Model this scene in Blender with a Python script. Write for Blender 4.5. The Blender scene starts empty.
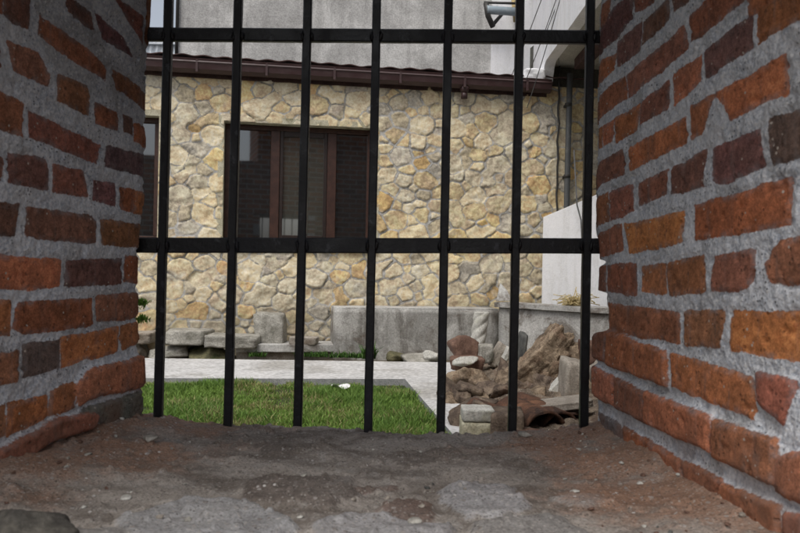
import bpy, bmesh, math, random
import numpy as np
from mathutils import Vector, Matrix

random.seed(7)
RNG = np.random.RandomState(11)
scene = bpy.context.scene
COL = scene.collection
FPX = 778.0
CAM_Z = 0.85
ROLL = math.radians(1.1)
CR, SR = math.cos(ROLL), math.sin(ROLL)

# ------------------------------------------------------------------ measuring helpers
def ray(px, py):
    x = (px - 400.0) / FPX
    y = -(py - 266.5) / FPX
    return x * CR - y * SR, x * SR + y * CR          # dx, dz for unit depth

def at(px, py, Y):
    dx, dz = ray(px, py)
    return Vector((dx * Y, Y, CAM_Z + dz * Y))

def onz(px, py, z):
    dx, dz = ray(px, py)
    return at(px, py, (z - CAM_Z) / dz)

# house facade plane: y = FY + FK * x
FY, FK = 7.46, 0.163
FN = math.hypot(1, FK)
def fac(px, py, out=0.0):
    dx, dz = ray(px, py)
    Y = (FY - out * FN) / (1 - FK * dx)
    return Vector((dx * Y, Y, CAM_Z + dz * Y))

def fuv(px, py):
    p = fac(px, py)
    return p.x * FN, p.z                               # along the facade, height

def fpos(u, z, out=0.0):
    x = u / FN
    return Vector((x + out * FK / FN, FY + FK * x - out / FN, z))

# ------------------------------------------------------------------ noise (numpy)
def _hash(ix, iy, iz, seed):
    h = (ix.astype(np.int64) * 374761393 + iy.astype(np.int64) * 668265263 + iz.astype(np.int64) * 2147483647 + seed * 974634777) & 0xFFFFFFFF
    h = ((h ^ (h >> 13)) * 1274126177) & 0xFFFFFFFF
    h = ((h ^ (h >> 16)) * 2246822519) & 0xFFFFFFFF
    return ((h ^ (h >> 15)) & 0xFFFF) / 65535.0

def vnoise(x, y, z, seed=0):
    x, y, z = np.broadcast_arrays(np.asarray(x, float), np.asarray(y, float), np.asarray(z, float))
    ix, iy, iz = np.floor(x), np.floor(y), np.floor(z)
    fx, fy, fz = x - ix, y - iy, z - iz
    fx = fx * fx * fx * (fx * (fx * 6 - 15) + 10)
    fy = fy * fy * fy * (fy * (fy * 6 - 15) + 10)
    fz = fz * fz * fz * (fz * (fz * 6 - 15) + 10)
    r = 0
    for a in (0, 1):
        for b in (0, 1):
            for c in (0, 1):
                w = (fx if a else 1 - fx) * (fy if b else 1 - fy) * (fz if c else 1 - fz)
                r = r + w * _hash(ix + a, iy + b, iz + c, seed)
    return r * 2 - 1

def fbm(x, y, z=0.0, seed=0, octv=4, gain=0.5):
    s, a, n = 0, 1.0, 0.0
    f = 1.0
    for o in range(octv):
        s = s + a * vnoise(x * f + 13.7 * o, y * f + 5.1 * o, z * f + 9.3 * o, seed + o)
        n += a
        a *= gain
        f *= 2.03
    return s / n

def smooth(a, b, x):
    t = np.clip((x - a) / (b - a), 0, 1)
    return t * t * (3 - 2 * t)

# ------------------------------------------------------------------ object helpers
def tag(o, label=None, cat=None, group=None, kind=None):
    if label: o['label'] = label
    if cat: o['category'] = cat
    if group: o['group'] = group
    if kind: o['kind'] = kind
    return o

def empty(name, loc, label, cat, group=None):
    o = bpy.data.objects.new(name, None)
    o.empty_display_size = 0.1
    COL.objects.link(o)
    o.location = loc
    return tag(o, label, cat, group)

def link(name, me, m, parent=None, shade=True):
    o = bpy.data.objects.new(name, me)
    COL.objects.link(o)
    if m is not None and not me.materials:
        me.materials.append(m)
    if parent is not None:
        o.parent = parent
        o.matrix_parent_inverse = Matrix.Translation(-parent.location)
    if shade and len(me.polygons):
        me.polygons.foreach_set('use_smooth', [True] * len(me.polygons))
    return o

def grid_mesh(name, P, keep=None, attrs=None):
    """P: (n, m, 3) array of points -> mesh; keep: (n-1, m-1) mask of faces"""
    n, m = P.shape[:2]
    idx = np.arange(n * m).reshape(n, m)
    q = np.stack([idx[:-1, :-1], idx[1:, :-1], idx[1:, 1:], idx[:-1, 1:]], -1)
    if keep is not None:
        q = q[keep]
    q = q.reshape(-1, 4)
    me = bpy.data.meshes.new(name)
    me.vertices.add(n * m)
    me.vertices.foreach_set('co', P.reshape(-1).astype(np.float32))
    me.loops.add(len(q) * 4)
    me.loops.foreach_set('vertex_index', q.reshape(-1).astype(np.int32))
    me.polygons.add(len(q))
    me.polygons.foreach_set('loop_start', (np.arange(len(q)) * 4).astype(np.int32))
    me.polygons.foreach_set('loop_total', np.full(len(q), 4, np.int32))
    me.update(calc_edges=True)
    for k, v in (attrs or {}).items():
        if v.ndim == 2:
            a = me.attributes.new(k, 'FLOAT', 'POINT')
            a.data.foreach_set('value', v.reshape(-1).astype(np.float32))
        else:
            a = me.attributes.new(k, 'FLOAT_COLOR', 'POINT')
            c = np.ones((n * m, 4), np.float32)
            c[:, :3] = v.reshape(-1, 3)
            a.data.foreach_set('color', c.reshape(-1))
    me.validate()
    return me

def flip(me):
    bm = bmesh.new(); bm.from_mesh(me)
    bmesh.ops.reverse_faces(bm, faces=bm.faces)
    bm.to_mesh(me); bm.free()

def from_bm(name, bm, bevel=0.0, seg=2):
    if bevel:
        bmesh.ops.bevel(bm, geom=list(bm.edges), offset=bevel, segments=seg, profile=0.5, affect='EDGES')
    bmesh.ops.recalc_face_normals(bm, faces=bm.faces)
    me = bpy.data.meshes.new(name)
    bm.to_mesh(me); bm.free()
    return me

def add_hex(bm, c):
    """c: 8 corners, bottom four then top four (same winding)"""
    v = [bm.verts.new(p) for p in c]
    for f in ((3, 2, 1, 0), (4, 5, 6, 7), (0, 1, 5, 4), (1, 2, 6, 5), (2, 3, 7, 6), (3, 0, 4, 7)):
        bm.faces.new([v[i] for i in f])

def add_box(bm, x0, x1, y0, y1, z0, z1):
    add_hex(bm, [(x0, y0, z0), (x1, y0, z0), (x1, y1, z0), (x0, y1, z0), (x0, y0, z1), (x1, y0, z1), (x1, y1, z1), (x0, y1, z1)])

def add_fbox(bm, u0, u1, z0, z1, o0, o1):
    add_hex(bm, [fpos(u0, z0, o1), fpos(u1, z0, o1), fpos(u1, z0, o0), fpos(u0, z0, o0),
                 fpos(u0, z1, o1), fpos(u1, z1, o1), fpos(u1, z1, o0), fpos(u0, z1, o0)])

def add_prism(bm, pts, z0, z1):
    b = [bm.verts.new((p[0], p[1], z0)) for p in pts]
    t = [bm.verts.new((p[0], p[1], z1)) for p in pts]
    n = len(pts)
    bm.faces.new(list(reversed(b))); bm.faces.new(t)
    for i in range(n):
        bm.faces.new((b[i], b[(i + 1) % n], t[(i + 1) % n], t[i]))

def add_tube(bm, pts, r, seg=8, cap=True, rr=None):
    pts = [Vector(p) for p in pts]
    rings = []
    for i, p in enumerate(pts):
        d = (pts[min(i + 1, len(pts) - 1)] - pts[max(i - 1, 0)]).normalized()
        a = Vector((0, 0, 1)) if abs(d.z) < 0.9 else Vector((0, 1, 0))
        s = d.cross(a).normalized(); t = s.cross(d)
        rad = rr[i] if rr else r
        rings.append([bm.verts.new(p + (s * math.cos(2 * math.pi * k / seg) + t * math.sin(2 * math.pi * k / seg)) * rad) for k in range(seg)])
    for a, b in zip(rings[:-1], rings[1:]):
        for k in range(seg):
            bm.faces.new((a[k], a[(k + 1) % seg], b[(k + 1) % seg], b[k]))
    if cap:
        bm.faces.new(list(reversed(rings[0]))); bm.faces.new(rings[-1])

def rock_mesh(name, size, seed, planes=9, boxy=0.0, sub=4, amp=0.06, fscale=2.2, soft=0.0):
    rs = np.random.RandomState(seed)
    bm = bmesh.new()
    bmesh.ops.create_icosphere(bm, subdivisions=sub, radius=1.0)
    p = np.array([v.co[:] for v in bm.verts]); p /= np.linalg.norm(p, axis=1)[:, None]
    N = []; D = []
    if boxy > 0:
        for ax in range(3):
            for sg in (-1, 1):
                n = np.zeros(3); n[ax] = sg; n += rs.normal(0, 0.10 * (1.3 - boxy), 3); N.append(n / np.linalg.norm(n)); D.append(1.0 * rs.uniform(0.88, 1.0))
    for _ in range(planes):
        n = rs.normal(0, 1, 3); n /= np.linalg.norm(n); N.append(n); D.append(rs.uniform(0.72, 1.0) if boxy == 0 else rs.uniform(1.12, 1.5))
    N = np.array(N); D = np.array(D)
    q = p @ N.T
    rr = np.where(q > 0.05, D[None] / np.maximum(q, 0.05), 9.0)
    kk = 22.0
    r = -np.log(np.exp(-kk * np.minimum(rr, 3)).sum(1)) / kk
    r = np.minimum(r, 1.75)
    pos = p * r[:, None]
    sz_ = np.array(size) / np.mean(size)
    pq = pos * sz_ * fscale
    dsp = amp * (fbm(pq[:, 0] + seed, pq[:, 1], pq[:, 2], seed=seed, octv=5, gain=0.55) - 0.6 * np.abs(fbm(pq[:, 0] * 1.7, pq[:, 1] * 1.7 + seed, pq[:, 2] * 1.7, seed=seed + 50, octv=3)))
    pos = pos * (1 + dsp)[:, None]
    mx = pos.max(0); mn = pos.min(0)
    pos = (pos - (mx + mn) / 2) / ((mx - mn) / 2)
    pos *= np.array(size) / 2
    for v, c in zip(bm.verts, pos): v.co = c
    return from_bm(name, bm)

# ------------------------------------------------------------------ materials
class NT:
    def __init__(self, name):
        self.m = bpy.data.materials.new(name); self.m.use_nodes = True
        self.t = self.m.node_tree; self.b = self.t.nodes['Principled BSDF']
        self.co = self.t.nodes.new('ShaderNodeTexCoord').outputs['Object']
    def n(self, kind, **kw):
        nd = self.t.nodes.new(kind)
        for k, v in kw.items(): setattr(nd, k, v)
        return nd
    def l(self, a, b): self.t.links.new(a, b)
    def setin(self, sock, v):
        if isinstance(v, bpy.types.NodeSocket): self.l(v, sock)
        elif isinstance(v, (tuple, list)) and len(v) == 3 and sock.type == 'RGBA': sock.default_value = (*v, 1)
        else: sock.default_value = v
    def mapped(self, sc, co=None):
        mp = self.n('ShaderNodeMapping'); mp.inputs['Scale'].default_value = sc
        self.l(co or self.co, mp.inputs['Vector']); return mp.outputs['Vector']
    def noise(self, scale, detail=4, rough=0.55, co=None, dist=0.0):
        nd = self.n('ShaderNodeTexNoise')
        nd.inputs['Scale'].default_value = scale; nd.inputs['Detail'].default_value = detail
        nd.inputs['Roughness'].default_value = rough; nd.inputs['Distortion'].default_value = dist
        self.l(co or self.co, nd.inputs['Vector']); return nd.outputs['Fac']
    def voro(self, scale, co=None, out='Distance'):
        nd = self.n('ShaderNodeTexVoronoi'); nd.inputs['Scale'].default_value = scale
        self.l(co or self.co, nd.inputs['Vector']); return nd.outputs[out]
    def step(self, f, a, b, lo=0.0, hi=1.0):
        nd = self.n('ShaderNodeMapRange'); nd.interpolation_type = 'SMOOTHSTEP'
        nd.inputs['From Min'].default_value = a; nd.inputs['From Max'].default_value = b
        nd.inputs['To Min'].default_value = lo; nd.inputs['To Max'].default_value = hi
        self.l(f, nd.inputs['Value']); return nd.outputs['Result']
    def mix(self, f, a, b, mode='MIX'):
        nd = self.n('ShaderNodeMix'); nd.data_type = 'RGBA'; nd.blend_type = mode
        self.setin(nd.inputs[0], f); self.setin(nd.inputs[6], a); self.setin(nd.inputs[7], b)
        return nd.outputs[2]
    def math(self, op, a, b=0.0):
        nd = self.n('ShaderNodeMath'); nd.operation = op
        self.setin(nd.inputs[0], a); self.setin(nd.inputs[1], b); return nd.outputs[0]
    def attr(self, name, out='Fac'):
        nd = self.n('ShaderNodeAttribute'); nd.attribute_name = name; return nd.outputs[out]
    def xyz(self, co=None):
        nd = self.n('ShaderNodeSeparateXYZ'); self.l(co or self.co, nd.inputs[0]); return nd.outputs
    def bump(self, h, strength=0.5, dist=0.01, normal=None):
        nd = self.n('ShaderNodeBump'); nd.inputs['Strength'].default_value = strength; nd.inputs['Distance'].default_value = dist
        self.l(h, nd.inputs['Height'])
        if normal is not None: self.l(normal, nd.inputs['Normal'])
        self.l(nd.outputs[0], self.b.inputs['Normal']); return nd.outputs[0]
    def out(self, col=None, rough=0.85, spec=0.3, metal=0.0):
        if col is not None: self.setin(self.b.inputs['Base Color'], col)
        self.setin(self.b.inputs['Roughness'], rough)
        self.b.inputs['Specular IOR Level'].default_value = spec
        self.b.inputs['Metallic'].default_value = metal
        return self.m

def mottled(name, c1, c2, scale, rough=0.85, bump=0.4, bdist=0.008, c3=None, s3=None, spec=0.25, speck=None):
    k = NT(name)
    a = k.noise(scale, 6, 0.6)
    col = k.mix(k.step(a, 0.35, 0.65), c1, c2)
    if c3:
        b = k.noise(s3 or scale * 0.35, 4, 0.6, dist=0.4)
        col = k.mix(k.step(b, 0.5, 0.68), col, c3)
    fine = k.noise(scale * 9, 3, 0.7)
    col = k.mix(0.5, col, k.mix(k.step(fine, 0.3, 0.7), (0.25, 0.25, 0.25), (0.8, 0.8, 0.8)), 'OVERLAY')
    if speck:
        v = k.voro(scale * 6)
        col = k.mix(k.step(v, 0.12, 0.2, 1, 0), col, speck)
    h = k.math('ADD', k.math('MULTIPLY', a, 1.0), k.math('MULTIPLY', fine, 0.35))
    k.bump(h, bump, bdist)
    return k.out(col, rough, spec)

# masonry material of the embrasure: brick and mortar told apart by the relief's own signed distance
def brick_relief_material():
    k = NT('old_brick_and_mortar')
    d = k.attr('sdf'); tint = k.attr('tint', 'Color')
    rag = k.math('MULTIPLY', k.math('SUBTRACT', k.noise(170, 4, 0.65), 0.5), 0.006)
    dd = k.math('ADD', d, rag)
    mask = k.step(dd, -0.0006, 0.0012)
    # brick
    n1 = k.noise(28, 5, 0.62); n2 = k.noise(120, 3, 0.7); n3 = k.noise(9, 4, 0.6, dist=0.6)
    col = k.mix(0.5, tint, k.mix(k.step(n1, 0.3, 0.72), (0.22, 0.24, 0.26), (0.72, 0.68, 0.66)), 'OVERLAY')
    col = k.mix(k.math('MULTIPLY', k.step(n3, 0.52, 0.75), 0.5), col, (0.13, 0.075, 0.06))
    col = k.mix(0.55, col, k.mix(k.step(n2, 0.35, 0.65), (0.3, 0.3, 0.3), (0.7, 0.7, 0.7)), 'OVERLAY')
    n4 = k.noise(420, 2, 0.7)
    col = k.mix(0.45, col, k.mix(k.step(n4, 0.35, 0.65), (0.25, 0.25, 0.25), (0.75, 0.75, 0.75)), 'OVERLAY')
    pv = k.voro(125); pc = k.xyz(k.voro(125, out='Color'))
    pits = k.math('MULTIPLY', k.step(pv, 0.2, 0.34, 1, 0), k.step(pc[0], 0.70, 0.74))
    col = k.mix(k.math('MULTIPLY', pits, 0.45), col, (0.055, 0.032, 0.026))
    streak = k.noise(60, 3, 0.6, co=k.mapped((1, 1, 0.12)))
    col = k.mix(k.math('MULTIPLY', k.step(streak, 0.55, 0.75), 0.32), col, (0.22, 0.19, 0.18))
    # cement film smeared over the arrises
    film = k.math('MULTIPLY', k.step(dd, 0.0, 0.012, 1, 0), k.step(k.noise(45, 4, 0.7), 0.42, 0.66))
    col = k.mix(k.math('MULTIPLY', film, 0.55), col, (0.24, 0.24, 0.25))
    sp = k.voro(95); spn = k.noise(14, 2)
    col = k.mix(k.math('MULTIPLY', k.step(sp, 0.12, 0.2, 1, 0), k.step(k.xyz(k.voro(95, out='Color'))[0], 0.74, 0.78)), col, (0.5, 0.44, 0.38))
    col = k.mix(k.math('MULTIPLY', k.attr('dust'), 0.75), col, (0.20, 0.105, 0.07))
    # mortar
    m1 = k.noise(22, 5, 0.6); m2 = k.noise(190, 3, 0.75)
    mor = k.mix(k.step(m1, 0.3, 0.7), (0.52, 0.545, 0.59), (0.68, 0.70, 0.735))
    mor = k.mix(0.6, mor, k.mix(k.step(m2, 0.36, 0.64), (0.2, 0.2, 0.2), (0.78, 0.78, 0.78)), 'OVERLAY')
    pt = k.noise(6.5, 5, 0.65, dist=0.8)
    mor = k.mix(k.step(pt, 0.5, 0.66, 0, 0.55), mor, (0.30, 0.29, 0.28))
    mor = k.mix(k.step(pt, 0.36, 0.44, 0.4, 0), mor, (0.60, 0.61, 0.63))
    g1 = k.voro(150); g2 = k.voro(115, co=k.mapped((1.1, 0.9, 1.0)))
    mor = k.mix(k.math('MULTIPLY', k.step(g1, 0.16, 0.30, 0.8, 0), k.step(k.noise(13, 4, 0.65), 0.42, 0.62)), mor, (0.07, 0.07, 0.075))
    mor = k.mix(k.step(g2, 0.18, 0.28, 0.75, 0), mor, (0.75, 0.75, 0.75))
    mor = k.mix(k.math('MULTIPLY', k.attr('dust'), 0.55), mor, (0.19, 0.12, 0.09))
    fin = k.mix(mask, mor, col)
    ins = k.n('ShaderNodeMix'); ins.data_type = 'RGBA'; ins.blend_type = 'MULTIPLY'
    k.l(k.attr('painted_shade'), ins.inputs[0]); k.l(fin, ins.inputs[6]); ins.inputs[7].default_value = (0.22, 0.215, 0.22, 1)  # multiplies the painted shade of the jambs into their colour
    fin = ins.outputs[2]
    h = k.math('ADD', k.math('MULTIPLY', n2, 0.22), k.math('MULTIPLY', k.math('SUBTRACT', 1.0, mask), k.math('ADD', k.math('MULTIPLY', m2, 1.5), k.math('MULTIPLY', g1, -0.8))))
    h = k.math('ADD', h, k.math('MULTIPLY', mask, k.math('SUBTRACT', 0.5, k.math('MULTIPLY', pits, 0.9))))
    k.bump(h, 0.55, 0.0035)
    return k.out(fin, 0.92, 0.2)

def brick_body_material():
    k = NT('weathered_brickwork')
    nd = k.n('ShaderNodeTexBrick')
    k.l(k.mapped((1, 1, 1)), nd.inputs['Vector'])
    cx = k.n('ShaderNodeCombineXYZ'); s = k.xyz()
    k.l(k.math('ADD', s[0], s[1]), cx.inputs[0]); k.l(s[2], cx.inputs[1])
    k.l(cx.outputs[0], nd.inputs['Vector'])
    nd.inputs['Scale'].default_value = 1.0
    nd.inputs['Brick Width'].default_value = 0.24; nd.inputs['Row Height'].default_value = 0.085
    nd.inputs['Mortar Size'].default_value = 0.012; nd.inputs['Mortar Smooth'].default_value = 0.3
    nd.inputs['Color1'].default_value = (0.30, 0.12, 0.06, 1); nd.inputs['Color2'].default_value = (0.14, 0.07, 0.05, 1)
    nd.inputs['Mortar'].default_value = (0.30, 0.30, 0.30, 1)
    f = k.noise(30, 5, 0.65)
    col = k.mix(0.6, nd.outputs['Color'], k.mix(k.step(f, 0.3, 0.7), (0.25, 0.25, 0.25), (0.72, 0.72, 0.72)), 'OVERLAY')
    k.bump(k.math('ADD', k.math('MULTIPLY', nd.outputs['Fac'], -1.0), k.math('MULTIPLY', f, 0.5)), 0.6, 0.01)
    return k.out(col, 0.92, 0.2)

def sill_material():
    k = NT('dusty_stone_sill')
    tint = k.attr('tint', 'Color'); d = k.attr('sdf')
    dd = k.math('ADD', d, k.math('MULTIPLY', k.math('SUBTRACT', k.noise(70, 4, 0.65), 0.5), 0.03))
    mask = k.step(dd, -0.002, 0.006)
    n1 = k.noise(10, 6, 0.62, co=k.mapped((0.7, 1.25, 1)), dist=0.3); n2 = k.noise(48, 4, 0.6); n3 = k.noise(240, 2, 0.7)
    dirt = k.mix(k.step(n1, 0.36, 0.64), (0.15, 0.128, 0.11), (0.31, 0.28, 0.25))
    dirt = k.mix(k.step(n2, 0.5, 0.72, 0, 0.65), dirt, (0.34, 0.325, 0.305))
    st = k.mix(0.45, tint, k.mix(k.step(n2, 0.3, 0.7), (0.28, 0.28, 0.28), (0.7, 0.7, 0.7)), 'OVERLAY')
    st = k.mix(k.step(n1, 0.58, 0.75, 0, 0.6), st, (0.26, 0.255, 0.25))
    col = k.mix(k.math('MULTIPLY', mask, 0.72), dirt, st)
    dust = k.step(k.math('ADD', k.attr('dust'), k.math('MULTIPLY', k.math('SUBTRACT', n2, 0.5), 0.7)), 0.3, 0.75)
    dcol = k.mix(n2, (0.20, 0.11, 0.07), (0.34, 0.21, 0.145))
    col = k.mix(k.math('MULTIPLY', dust, 0.85), col, dcol)
    col = k.mix(0.3, col, k.mix(k.step(n3, 0.35, 0.65), (0.22, 0.22, 0.22), (0.78, 0.78, 0.78)), 'OVERLAY')
    v = k.voro(70); vn = k.noise(9, 3)
    col = k.mix(k.math('MULTIPLY', k.step(v, 0.12, 0.17, 1, 0), k.step(vn, 0.53, 0.62)), col, (0.52, 0.5, 0.48))
    v2 = k.voro(110, co=k.mapped((1, 1.2, 1)))
    col = k.mix(k.step(v2, 0.11, 0.17, 0.8, 0), col, (0.05, 0.043, 0.04))
    gr = k.voro(260); gc = k.voro(260, out='Color'); gx = k.xyz(gc)
    grain = k.step(gr, 0.25, 0.5, 1, 0)
    col = k.mix(k.math('MULTIPLY', k.math('MULTIPLY', grain, k.step(gx[0], 0.55, 0.6)), 0.55), col, k.mix(k.step(gx[1], 0.45, 0.55), (0.07, 0.06, 0.052), (0.42, 0.39, 0.355)))
    g2 = k.voro(95, co=k.mapped((1.0, 1.15, 1))); gc2 = k.xyz(k.voro(95, co=k.mapped((1.0, 1.15, 1)), out='Color'))
    big = k.math('MULTIPLY', k.step(g2, 0.24, 0.32, 1, 0), k.step(gc2[0], 0.72, 0.74))
    col = k.mix(k.math('MULTIPLY', big, 0.7), col, k.mix(gc2[1], (0.16, 0.13, 0.11), (0.40, 0.38, 0.36)))
    k.bump(k.math('ADD', k.math('ADD', k.math('MULTIPLY', n2, 0.45), k.math('MULTIPLY', grain, 0.3)), k.math('MULTIPLY', big, 0.6)), 0.55, 0.0035)
    return k.out(col, 0.9, 0.25)

def stone_cladding_material():
    k = NT('ochre_stone_cladding')
    d = k.attr('sdf'); tint = k.attr('tint', 'Color')
    dd = k.math('ADD', d, k.math('MULTIPLY', k.math('SUBTRACT', k.noise(30, 4, 0.65), 0.5), 0.024))
    mask = k.step(dd, -0.002, 0.003)
    n1 = k.noise(9, 6, 0.65, dist=0.5); n2 = k.noise(45, 4, 0.7)
    st = k.mix(0.7, tint, k.mix(k.step(n1, 0.32, 0.68), (0.3, 0.3, 0.32), (0.68, 0.66, 0.62)), 'OVERLAY')
    st = k.mix(k.step(k.noise(5.5, 4, 0.6, dist=0.8), 0.56, 0.74, 0, 0.6), st, (0.50, 0.485, 0.44))
    st = k.mix(k.step(k.noise(14, 5, 0.7, dist=1.0), 0.6, 0.72, 0, 0.22), st, (0.50, 0.37, 0.19))
    st = k.mix(0.5, st, k.mix(k.step(n2, 0.35, 0.65), (0.28, 0.28, 0.28), (0.72, 0.72, 0.72)), 'OVERLAY')
    mo = k.mix(k.step(n2, 0.35, 0.65), (0.40, 0.39, 0.365), (0.54, 0.525, 0.50))
    col = k.mix(mask, mo, st)
    edge_shadow = k.math('MULTIPLY', k.step(dd, -0.008, -0.002), k.step(dd, 0.000, 0.006, 1, 0))
    edge_shadow = k.math('MULTIPLY', edge_shadow, k.step(k.noise(6.5, 4, 0.6), 0.40, 0.62))
    col = k.mix(k.math('MULTIPLY', edge_shadow, 0.6), col, (0.10, 0.09, 0.075))  # broken shadow lines along the stone edges, painted into the colour
    # damp, greyer towards the ground
    z = k.xyz()[2]
    col = k.mix(k.math('MULTIPLY', k.step(z, 0.15, 0.75, 1, 0), k.step(n1, 0.3, 0.6, 0.15, 0.6)), col, (0.20, 0.19, 0.16))
    k.bump(k.math('ADD', k.math('MULTIPLY', n1, 1.0), k.math('MULTIPLY', n2, 0.5)), 0.5, 0.012)
    return k.out(col, 0.9, 0.2)

def render_wall_material(name, ca, cb, streak=0.5, cdark=(0.12, 0.115, 0.105)):
    k = NT(name)
    n1 = k.noise(2.2, 6, 0.65, dist=0.7); n2 = k.noise(11, 5, 0.7); n3 = k.noise(70, 3, 0.7)
    col = k.mix(k.step(n1, 0.33, 0.67), ca, cb)
    col = k.mix(k.step(n2, 0.52, 0.75, 0, 0.5), col, cdark)
    s = k.noise(7, 5, 0.65, co=k.mapped((1, 1, 0.13)), dist=0.2)
    col = k.mix(k.step(s, 0.46, 0.64, 0, streak), col, cdark)
    if streak > 0.45:
        bl = k.noise(1.9, 5, 0.7, dist=1.2)
        col = k.mix(k.step(bl, 0.50, 0.62, 0, 0.7), col, (0.11, 0.085, 0.065))
        col = k.mix(k.step(bl, 0.36, 0.46, 0.55, 0), col, (0.55, 0.54, 0.52))
    col = k.mix(0.45, col, k.mix(k.step(n3, 0.35, 0.65), (0.3, 0.3, 0.3), (0.7, 0.7, 0.7)), 'OVERLAY')
    k.bump(k.math('ADD', n2, k.math('MULTIPLY', n3, 0.5)), 0.4, 0.01)
    return k.out(col, 0.92, 0.2)

def iron_material():
    k = NT('black_painted_iron')
    n = k.noise(9, 6, 0.7, dist=0.6); f = k.noise(120, 4, 0.7); g = k.noise(38, 5, 0.7)
    col = k.mix(k.step(n, 0.5, 0.7), (0.0045, 0.0045, 0.006), (0.018, 0.019, 0.025))
    col = k.mix(k.step(g, 0.58, 0.68, 0, 0.6), col, (0.07, 0.074, 0.085))
    col = k.mix(k.step(k.noise(21, 5, 0.75), 0.66, 0.72, 0, 0.7), col, (0.055, 0.026, 0.014))
    k.bump(k.math('ADD', g, k.math('MULTIPLY', f, 0.6)), 0.5, 0.0025)
    return k.out(col, k.step(n, 0.3, 0.7, 0.32, 0.62), 0.4)

def paint_metal(name, c, rough=0.45, c2=None, spec=0.5, scale=14):
    k = NT(name)
    n = k.noise(scale, 5, 0.65); f = k.noise(160, 3, 0.7)
    col = k.mix(k.step(n, 0.52, 0.72), c, c2 or tuple(x * 1.8 for x in c))
    k.bump(k.math('ADD', n, k.math('MULTIPLY', f, 0.4)), 0.25, 0.002)
    return k.out(col, k.step(n, 0.3, 0.7, rough - 0.1, rough + 0.2), spec)

M = {}
M['relief'] = brick_relief_material()
M['body'] = brick_body_material()
M['sill'] = sill_material()
M['clad'] = stone_cladding_material()
M['grey_render'] = render_wall_material('grey_render', (0.36, 0.355, 0.345), (0.56, 0.555, 0.54), 0.42, (0.25, 0.245, 0.235))
M['white_paint'] = render_wall_material('white_painted_render', (0.80, 0.81, 0.84), (0.84, 0.84, 0.86), 0.38, (0.60, 0.595, 0.575))
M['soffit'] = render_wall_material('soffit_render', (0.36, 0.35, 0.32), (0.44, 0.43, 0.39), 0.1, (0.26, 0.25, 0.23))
M['recess'] = render_wall_material('dark_grey_render', (0.085, 0.085, 0.075), (0.13, 0.13, 0.115), 0.3, (0.04, 0.04, 0.035))  # dark grey-green tone of the upper wall
M['concrete'] = render_wall_material('stained_concrete', (0.27, 0.265, 0.25), (0.42, 0.41, 0.385), 0.75, (0.10, 0.09, 0.078))
M['concrete_pale'] = render_wall_material('pale_concrete', (0.38, 0.375, 0.36), (0.50, 0.495, 0.475), 0.5, (0.24, 0.23, 0.21))
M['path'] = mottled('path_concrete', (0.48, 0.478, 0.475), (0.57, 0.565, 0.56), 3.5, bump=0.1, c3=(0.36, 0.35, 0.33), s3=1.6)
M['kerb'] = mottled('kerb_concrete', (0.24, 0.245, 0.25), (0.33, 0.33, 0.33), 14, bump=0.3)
M['iron'] = iron_material()
M['brown_metal'] = paint_metal('brown_gutter_metal', (0.045, 0.021, 0.021), 0.42, (0.062, 0.033, 0.032))
M['grey_metal'] = paint_metal('dull_grey_metal', (0.085, 0.088, 0.09), 0.5, (0.14, 0.14, 0.135))
M['blue_metal'] = paint_metal('blue_grey_metal', (0.28, 0.34, 0.38), 0.45, (0.36, 0.41, 0.44))
M['dark_metal'] = paint_metal('dark_bracket_metal', (0.03, 0.028, 0.026), 0.5)
M['yellow'] = paint_metal('yellow_strip', (0.30, 0.23, 0.11), 0.6)
M['wood'] = mottled('brown_window_frame', (0.034, 0.015, 0.011), (0.056, 0.025, 0.018), 20, rough=0.45, bump=0.15, bdist=0.002, spec=0.45)
M['sash'] = mottled('dark_brown_sash', (0.016, 0.010, 0.009), (0.026, 0.015, 0.012), 20, rough=0.45, bump=0.15, bdist=0.002, spec=0.45)
M['cable'] = paint_metal('grey_cable', (0.10, 0.10, 0.10), 0.6)
M['soil'] = mottled('garden_soil', (0.075, 0.06, 0.04), (0.13, 0.105, 0.07), 7, bump=0.6, bdist=0.02)
M['lawn'] = mottled('lawn_soil', (0.035, 0.05, 0.018), (0.07, 0.075, 0.03), 16, bump=0.6, bdist=0.02)
M['heap'] = mottled('crumbled_rubble', (0.11, 0.083, 0.062), (0.25, 0.20, 0.15), 13, bump=0.9, bdist=0.03, c3=(0.165, 0.11, 0.08), speck=(0.45, 0.42, 0.38))
M['r_tan'] = mottled('tan_rubble', (0.13, 0.095, 0.065), (0.35, 0.27, 0.19), 11, bump=0.9, bdist=0.03, c3=(0.175, 0.115, 0.078), s3=7, speck=(0.10, 0.065, 0.045))
M['r_brown'] = mottled('brown_stone', (0.085, 0.062, 0.048), (0.185, 0.14, 0.105), 12, bump=0.8, bdist=0.02, c3=(0.26, 0.205, 0.15), s3=6)
M['r_red'] = mottled('broken_red_brick', (0.115, 0.066, 0.05), (0.19, 0.115, 0.085), 14, bump=0.7, bdist=0.015, c3=(0.115, 0.065, 0.05))
M['r_grey'] = mottled('grey_limestone', (0.24, 0.23, 0.20), (0.40, 0.385, 0.345), 10, bump=0.6, bdist=0.02, c3=(0.15, 0.145, 0.12), s3=5)
M['r_pale'] = mottled('pale_limestone', (0.40, 0.39, 0.355), (0.54, 0.53, 0.49), 12, bump=0.5, bdist=0.012, c3=(0.34, 0.33, 0.27), s3=6)
M['r_cream'] = mottled('cream_cut_stone', (0.38, 0.35, 0.25), (0.50, 0.47, 0.36), 12, bump=0.5, bdist=0.012, c3=(0.22, 0.20, 0.12), s3=7)
M['r_moss'] = mottled('mossy_stone', (0.085, 0.08, 0.045), (0.17, 0.155, 0.085), 11, bump=0.8, bdist=0.02, c3=(0.045, 0.055, 0.02), s3=5)
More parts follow.
